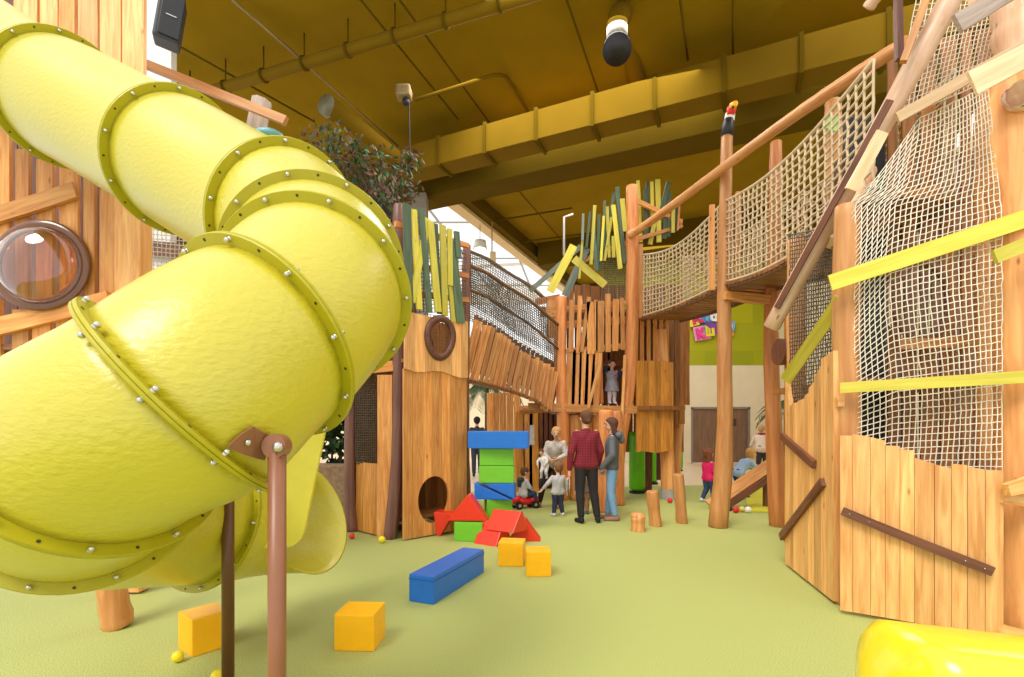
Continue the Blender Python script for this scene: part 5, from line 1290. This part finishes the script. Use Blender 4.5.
# child hidden behind the plaid woman
person('child in brown patterned leggings almost hidden behind the plaid woman', G(584, 514), D(0), .9, CHD, {}, C((120, 100, 90)), C((150, 110, 80), .8, .5), C((70, 90, 120)), BR2, 'short', child=True)
# boy riding car
bx = G(524, 508)
person('small boy in grey hooded top and jeans sitting on a red ride-on car', (bx.x, bx.y, 0), D(-65), .88, CHD,
       dict(pelvis=(0, -.03, .30), chest=(0, .0, .47), neck=(0, .01, .60), head=(0, .03, .735), sR=(.105, 0, .57), sL=(-.105, 0, .57), eR=(.14, .06, .44), wR=(.09, .17, .36), eL=(-.14, .06, .44), wL=(-.09, .17, .36), hR=(.06, -.02, .28), hL=(-.06, -.02, .28), kR=(.1, .19, .30), kL=(-.1, .19, .30), aR=(.11, .22, .07), aL=(-.11, .22, .07), toeR=(.115, .31, .04), toeL=(-.115, .31, .04)),
       C((186, 184, 186)), C((44, 60, 92)), C((90, 96, 106)), BR1, 'short', -15, 0, child=True)
bm = bmesh.new(); capsule(bm, Vector((-.05, -.07, .52)), .045, Vector((.05, -.07, .52)), .045); capsule(bm, Vector((0, -.09, .5)), .05, Vector((0, -.09, .42)), .045)
bro = [o for o in bpy.data.objects if o.get('label', '').startswith('small boy')][0]
link('hood', fuse(bm, .008), C((46, 60, 50)), bro, WM(bro), True)
car = thing('ride_on_car', 'red ride-on toy car with black wheels under the small boy', 'toy car', (bx.x, bx.y, 0), None, D(-65)); Wc = WM(car)
bm = bmesh.new(); ell(bm, (0, 0, .13), (.12, .26, .075)); ell(bm, (0, .17, .15), (.12, .13, .08)); ell(bm, (0, -.17, .16), (.11, .1, .08)); link('car_body', fuse(bm, .01), C((222, 30, 40), .25), car, Wc, True)
for x in (-.12, .12):
    for y in (-.15, .17):
        bm = bmesh.new(); add_tube(bm, [(x-.025, y, .07), (x+.025, y, .07)], .07, 18); wl = link('wheel', bm_me(bm), BLK, car, Wc)
        bm = bmesh.new(); add_tube(bm, [(x-.028, y, .07), (x+.028, y, .07)], .03, 14); link('hub_cap', bm_me(bm), M['metal'], wl, Wc)
bm = bmesh.new(); add_tube(bm, [(0, .14, .2), (0, .12, .28)], .012, 8); add_tube(bm, [(.07*math.cos(a), .12+.02*math.sin(a), .28+.06*math.sin(a)) for a in [2*PI*k/16 for k in range(17)]], .01, 6); link('steering_wheel', bm_me(bm), BLK, car, Wc, True)
# girl on the tower
person('little girl in grey pinafore dress and white tights standing in the tower opening', P(612, 404, CY+.25), D(185), .9, CHD,
       dict(eR=(.2, .03, .74), wR=(.1, .06, .84), eL=(-.16, 0, .6), wL=(-.2, .05, .72)), C((140, 142, 152), .8, .2), C((232, 228, 236)), C((232, 228, 236)), BR1, 'short', 0, 0, child=True, skirt=True, skin=None)
gro = [o for o in bpy.data.objects if o.get('label', '').startswith('little girl')][0]; Wg = WM(gro)
bm = bmesh.new()
for s_ in (-1, 1): ell(bm, (-.035+s_*.012, .112, .58), (.018, .014, .018))
capsule(bm, (-.035, .112, .574), .017, (-.035, .112, .552), .006)
link('heart_patch', bm_me(bm), C((220, 40, 80)), gro, Wg, True)
bm = bmesh.new()
for (sh_, e_, w_) in (((.105, 0, .715), (.2, .03, .74), (.1, .06, .84)), ((-.105, 0, .715), (-.16, 0, .6), (-.2, .05, .72))):
    sh_, e_, w_ = [Vector(v)*.9 for v in (sh_, e_, w_)]
    capsule(bm, lerp(sh_, e_, .3), .045, e_, .04); capsule(bm, e_, .04, lerp(e_, w_, .9), .03)
link('sleeves', fuse(bm, .008), C((34, 42, 70)), gro, Wg, True)
# pink girl
person('girl in bright pink sweater and blue jeans walking beside the toucan post', G(708, 502), D(-75), 1.06, CHD,
       dict(eR=(.13, .03, .58), wR=(.09, .15, .52), eL=(-.13, .03, .58), wL=(-.09, .15, .52), aR=(.055, .07, .05), toeR=(.06, .15, .02), kR=(.055, .06, .25), aL=(-.055, -.08, .06), toeL=(-.06, 0, .02)), C((232, 30, 110)), C((52, 70, 108)), C((226, 220, 226)), C((124, 72, 44)), 'long', 0, 0, child=True)
# blue shirt boy
person('blond boy in light blue shirt bending forward onto the ramp', G(740, 498), D(-80), 1.13, CHD,
       dict(pelvis=(0, -.05, .46), chest=(0, .08, .60), neck=(0, .16, .70), head=(0, .23, .80), sR=(.105, .13, .67), sL=(-.105, .13, .67), eR=(.13, .25, .56), wR=(.1, .38, .5), eL=(-.13, .25, .56), wL=(-.1, .38, .5), hR=(.052, -.05, .45), hL=(-.052, -.05, .45), kR=(.06, .1, .3), aR=(.055, .05, .05), toeR=(.06, .13, .02), aL=(-.055, -.1, .06), toeL=(-.06, -.02, .03)), C((160, 190, 226)), C((30, 56, 128)), C((60, 80, 120)), C((206, 156, 92)), 'short', 0, 0, child=True)
# beige cardigan woman
person('woman in cream cardigan and red scarf bending behind the ramp', G(762, 479), D(-20), 1.62, AD,
       dict(pelvis=(0, -.12, .52), chest=(.0, .0, .67), neck=(0, .06, .76), head=(0, .1, .85), sR=(.098, .05, .73), sL=(-.098, .05, .73), eR=(.15, .1, .60), wR=(.12, .2, .55), eL=(-.16, .06, .58), wL=(-.14, .12, .47), hR=(.05, -.12, .51), hL=(-.05, -.12, .51)), C((226, 204, 186)), C((60, 54, 52)), C((40, 40, 60)), BLN, 'short', 0, -20)
bw = [o for o in bpy.data.objects if o.get('label', '').startswith('woman in cream')][0]
bm = bmesh.new(); add_tube(bm, [Vector((.07*math.cos(a), .06+.07*math.sin(a)+.03, .80*1.62-.04)) for a in [2*PI*k/14 for k in range(15)]], .03, 8); link('scarf', bm_me(bm), C((150, 40, 50)), bw, WM(bw), True)
# man in the distance
person('dark-haired man in dark jacket walking away below the palm', G(477, 477), D(5), 1.74, AD, dict(aL=(-.05, .07, .045), toeL=(-.055, .15, .018), aR=(.05, -.06, .06), toeR=(.055, .02, .02)), C((52, 62, 66)), C((56, 66, 84)), C((30, 30, 36)), BLK, 'short')

# ================================================================ LIGHT, WORLD, CAMERA
w = bpy.data.worlds.new('World'); scn.world = w; w.use_nodes = True
bg = w.node_tree.nodes['Background']; bg.inputs['Color'].default_value = (1, .985, .96, 1); bg.inputs['Strength'].default_value = 1.2
def area(name, loc, target, sx_, sy_, e, colr=(1, .96, .9)):
    ld = bpy.data.lights.new(name, 'AREA'); ld.shape = 'RECTANGLE'; ld.size = sx_; ld.size_y = sy_; ld.energy = e; ld.color = colr
    o = bpy.data.objects.new(name, ld); col.objects.link(o); o.location = loc
    o.rotation_euler = (Vector(target)-Vector(loc)).to_track_quat('-Z', 'Y').to_euler(); return o
area('hall_fill', (1.5, 9.5, 7.6), (1.0, 10, 0), 6, 4, 420)  # added area fills below the ceiling, brightening towers and people
area('hall_fill', (6.0, 6.5, 7.6), (4, 6, 0), 4, 4, 160)
area('hall_fill', (5.5, 16, 7.3), (6, 18, 1.5), 4, 3, 260)
sd = bpy.data.lights.new('sun', 'SUN'); sd.energy = 2.2; sd.angle = D(25); sd.color = (1, .95, .86)
so = bpy.data.objects.new('sun', sd); col.objects.link(so); so.rotation_euler = Vector((.42, .62, -.95)).to_track_quat('-Z', 'Y').to_euler()

cam = bpy.data.cameras.new('camera'); co = bpy.data.objects.new('camera', cam); col.objects.link(co)
co.location = (0, 0, CH); co.rotation_euler = (PI/2, 0, 0)
cam.sensor_fit = 'HORIZONTAL'; cam.sensor_width = 36; cam.lens = 36*F/1024; cam.shift_y = (HY-338.5)/1024; cam.clip_end = 200; cam.clip_start = .05
scn.camera = co
scn.view_settings.view_transform = 'Standard'; scn.view_settings.look = 'None'; scn.view_settings.gamma = 1; scn.view_settings.use_curve_mapping = False
scn.view_settings.exposure = 0.12
for o in bpy.data.objects:
    if '_w' in o: del o['_w']
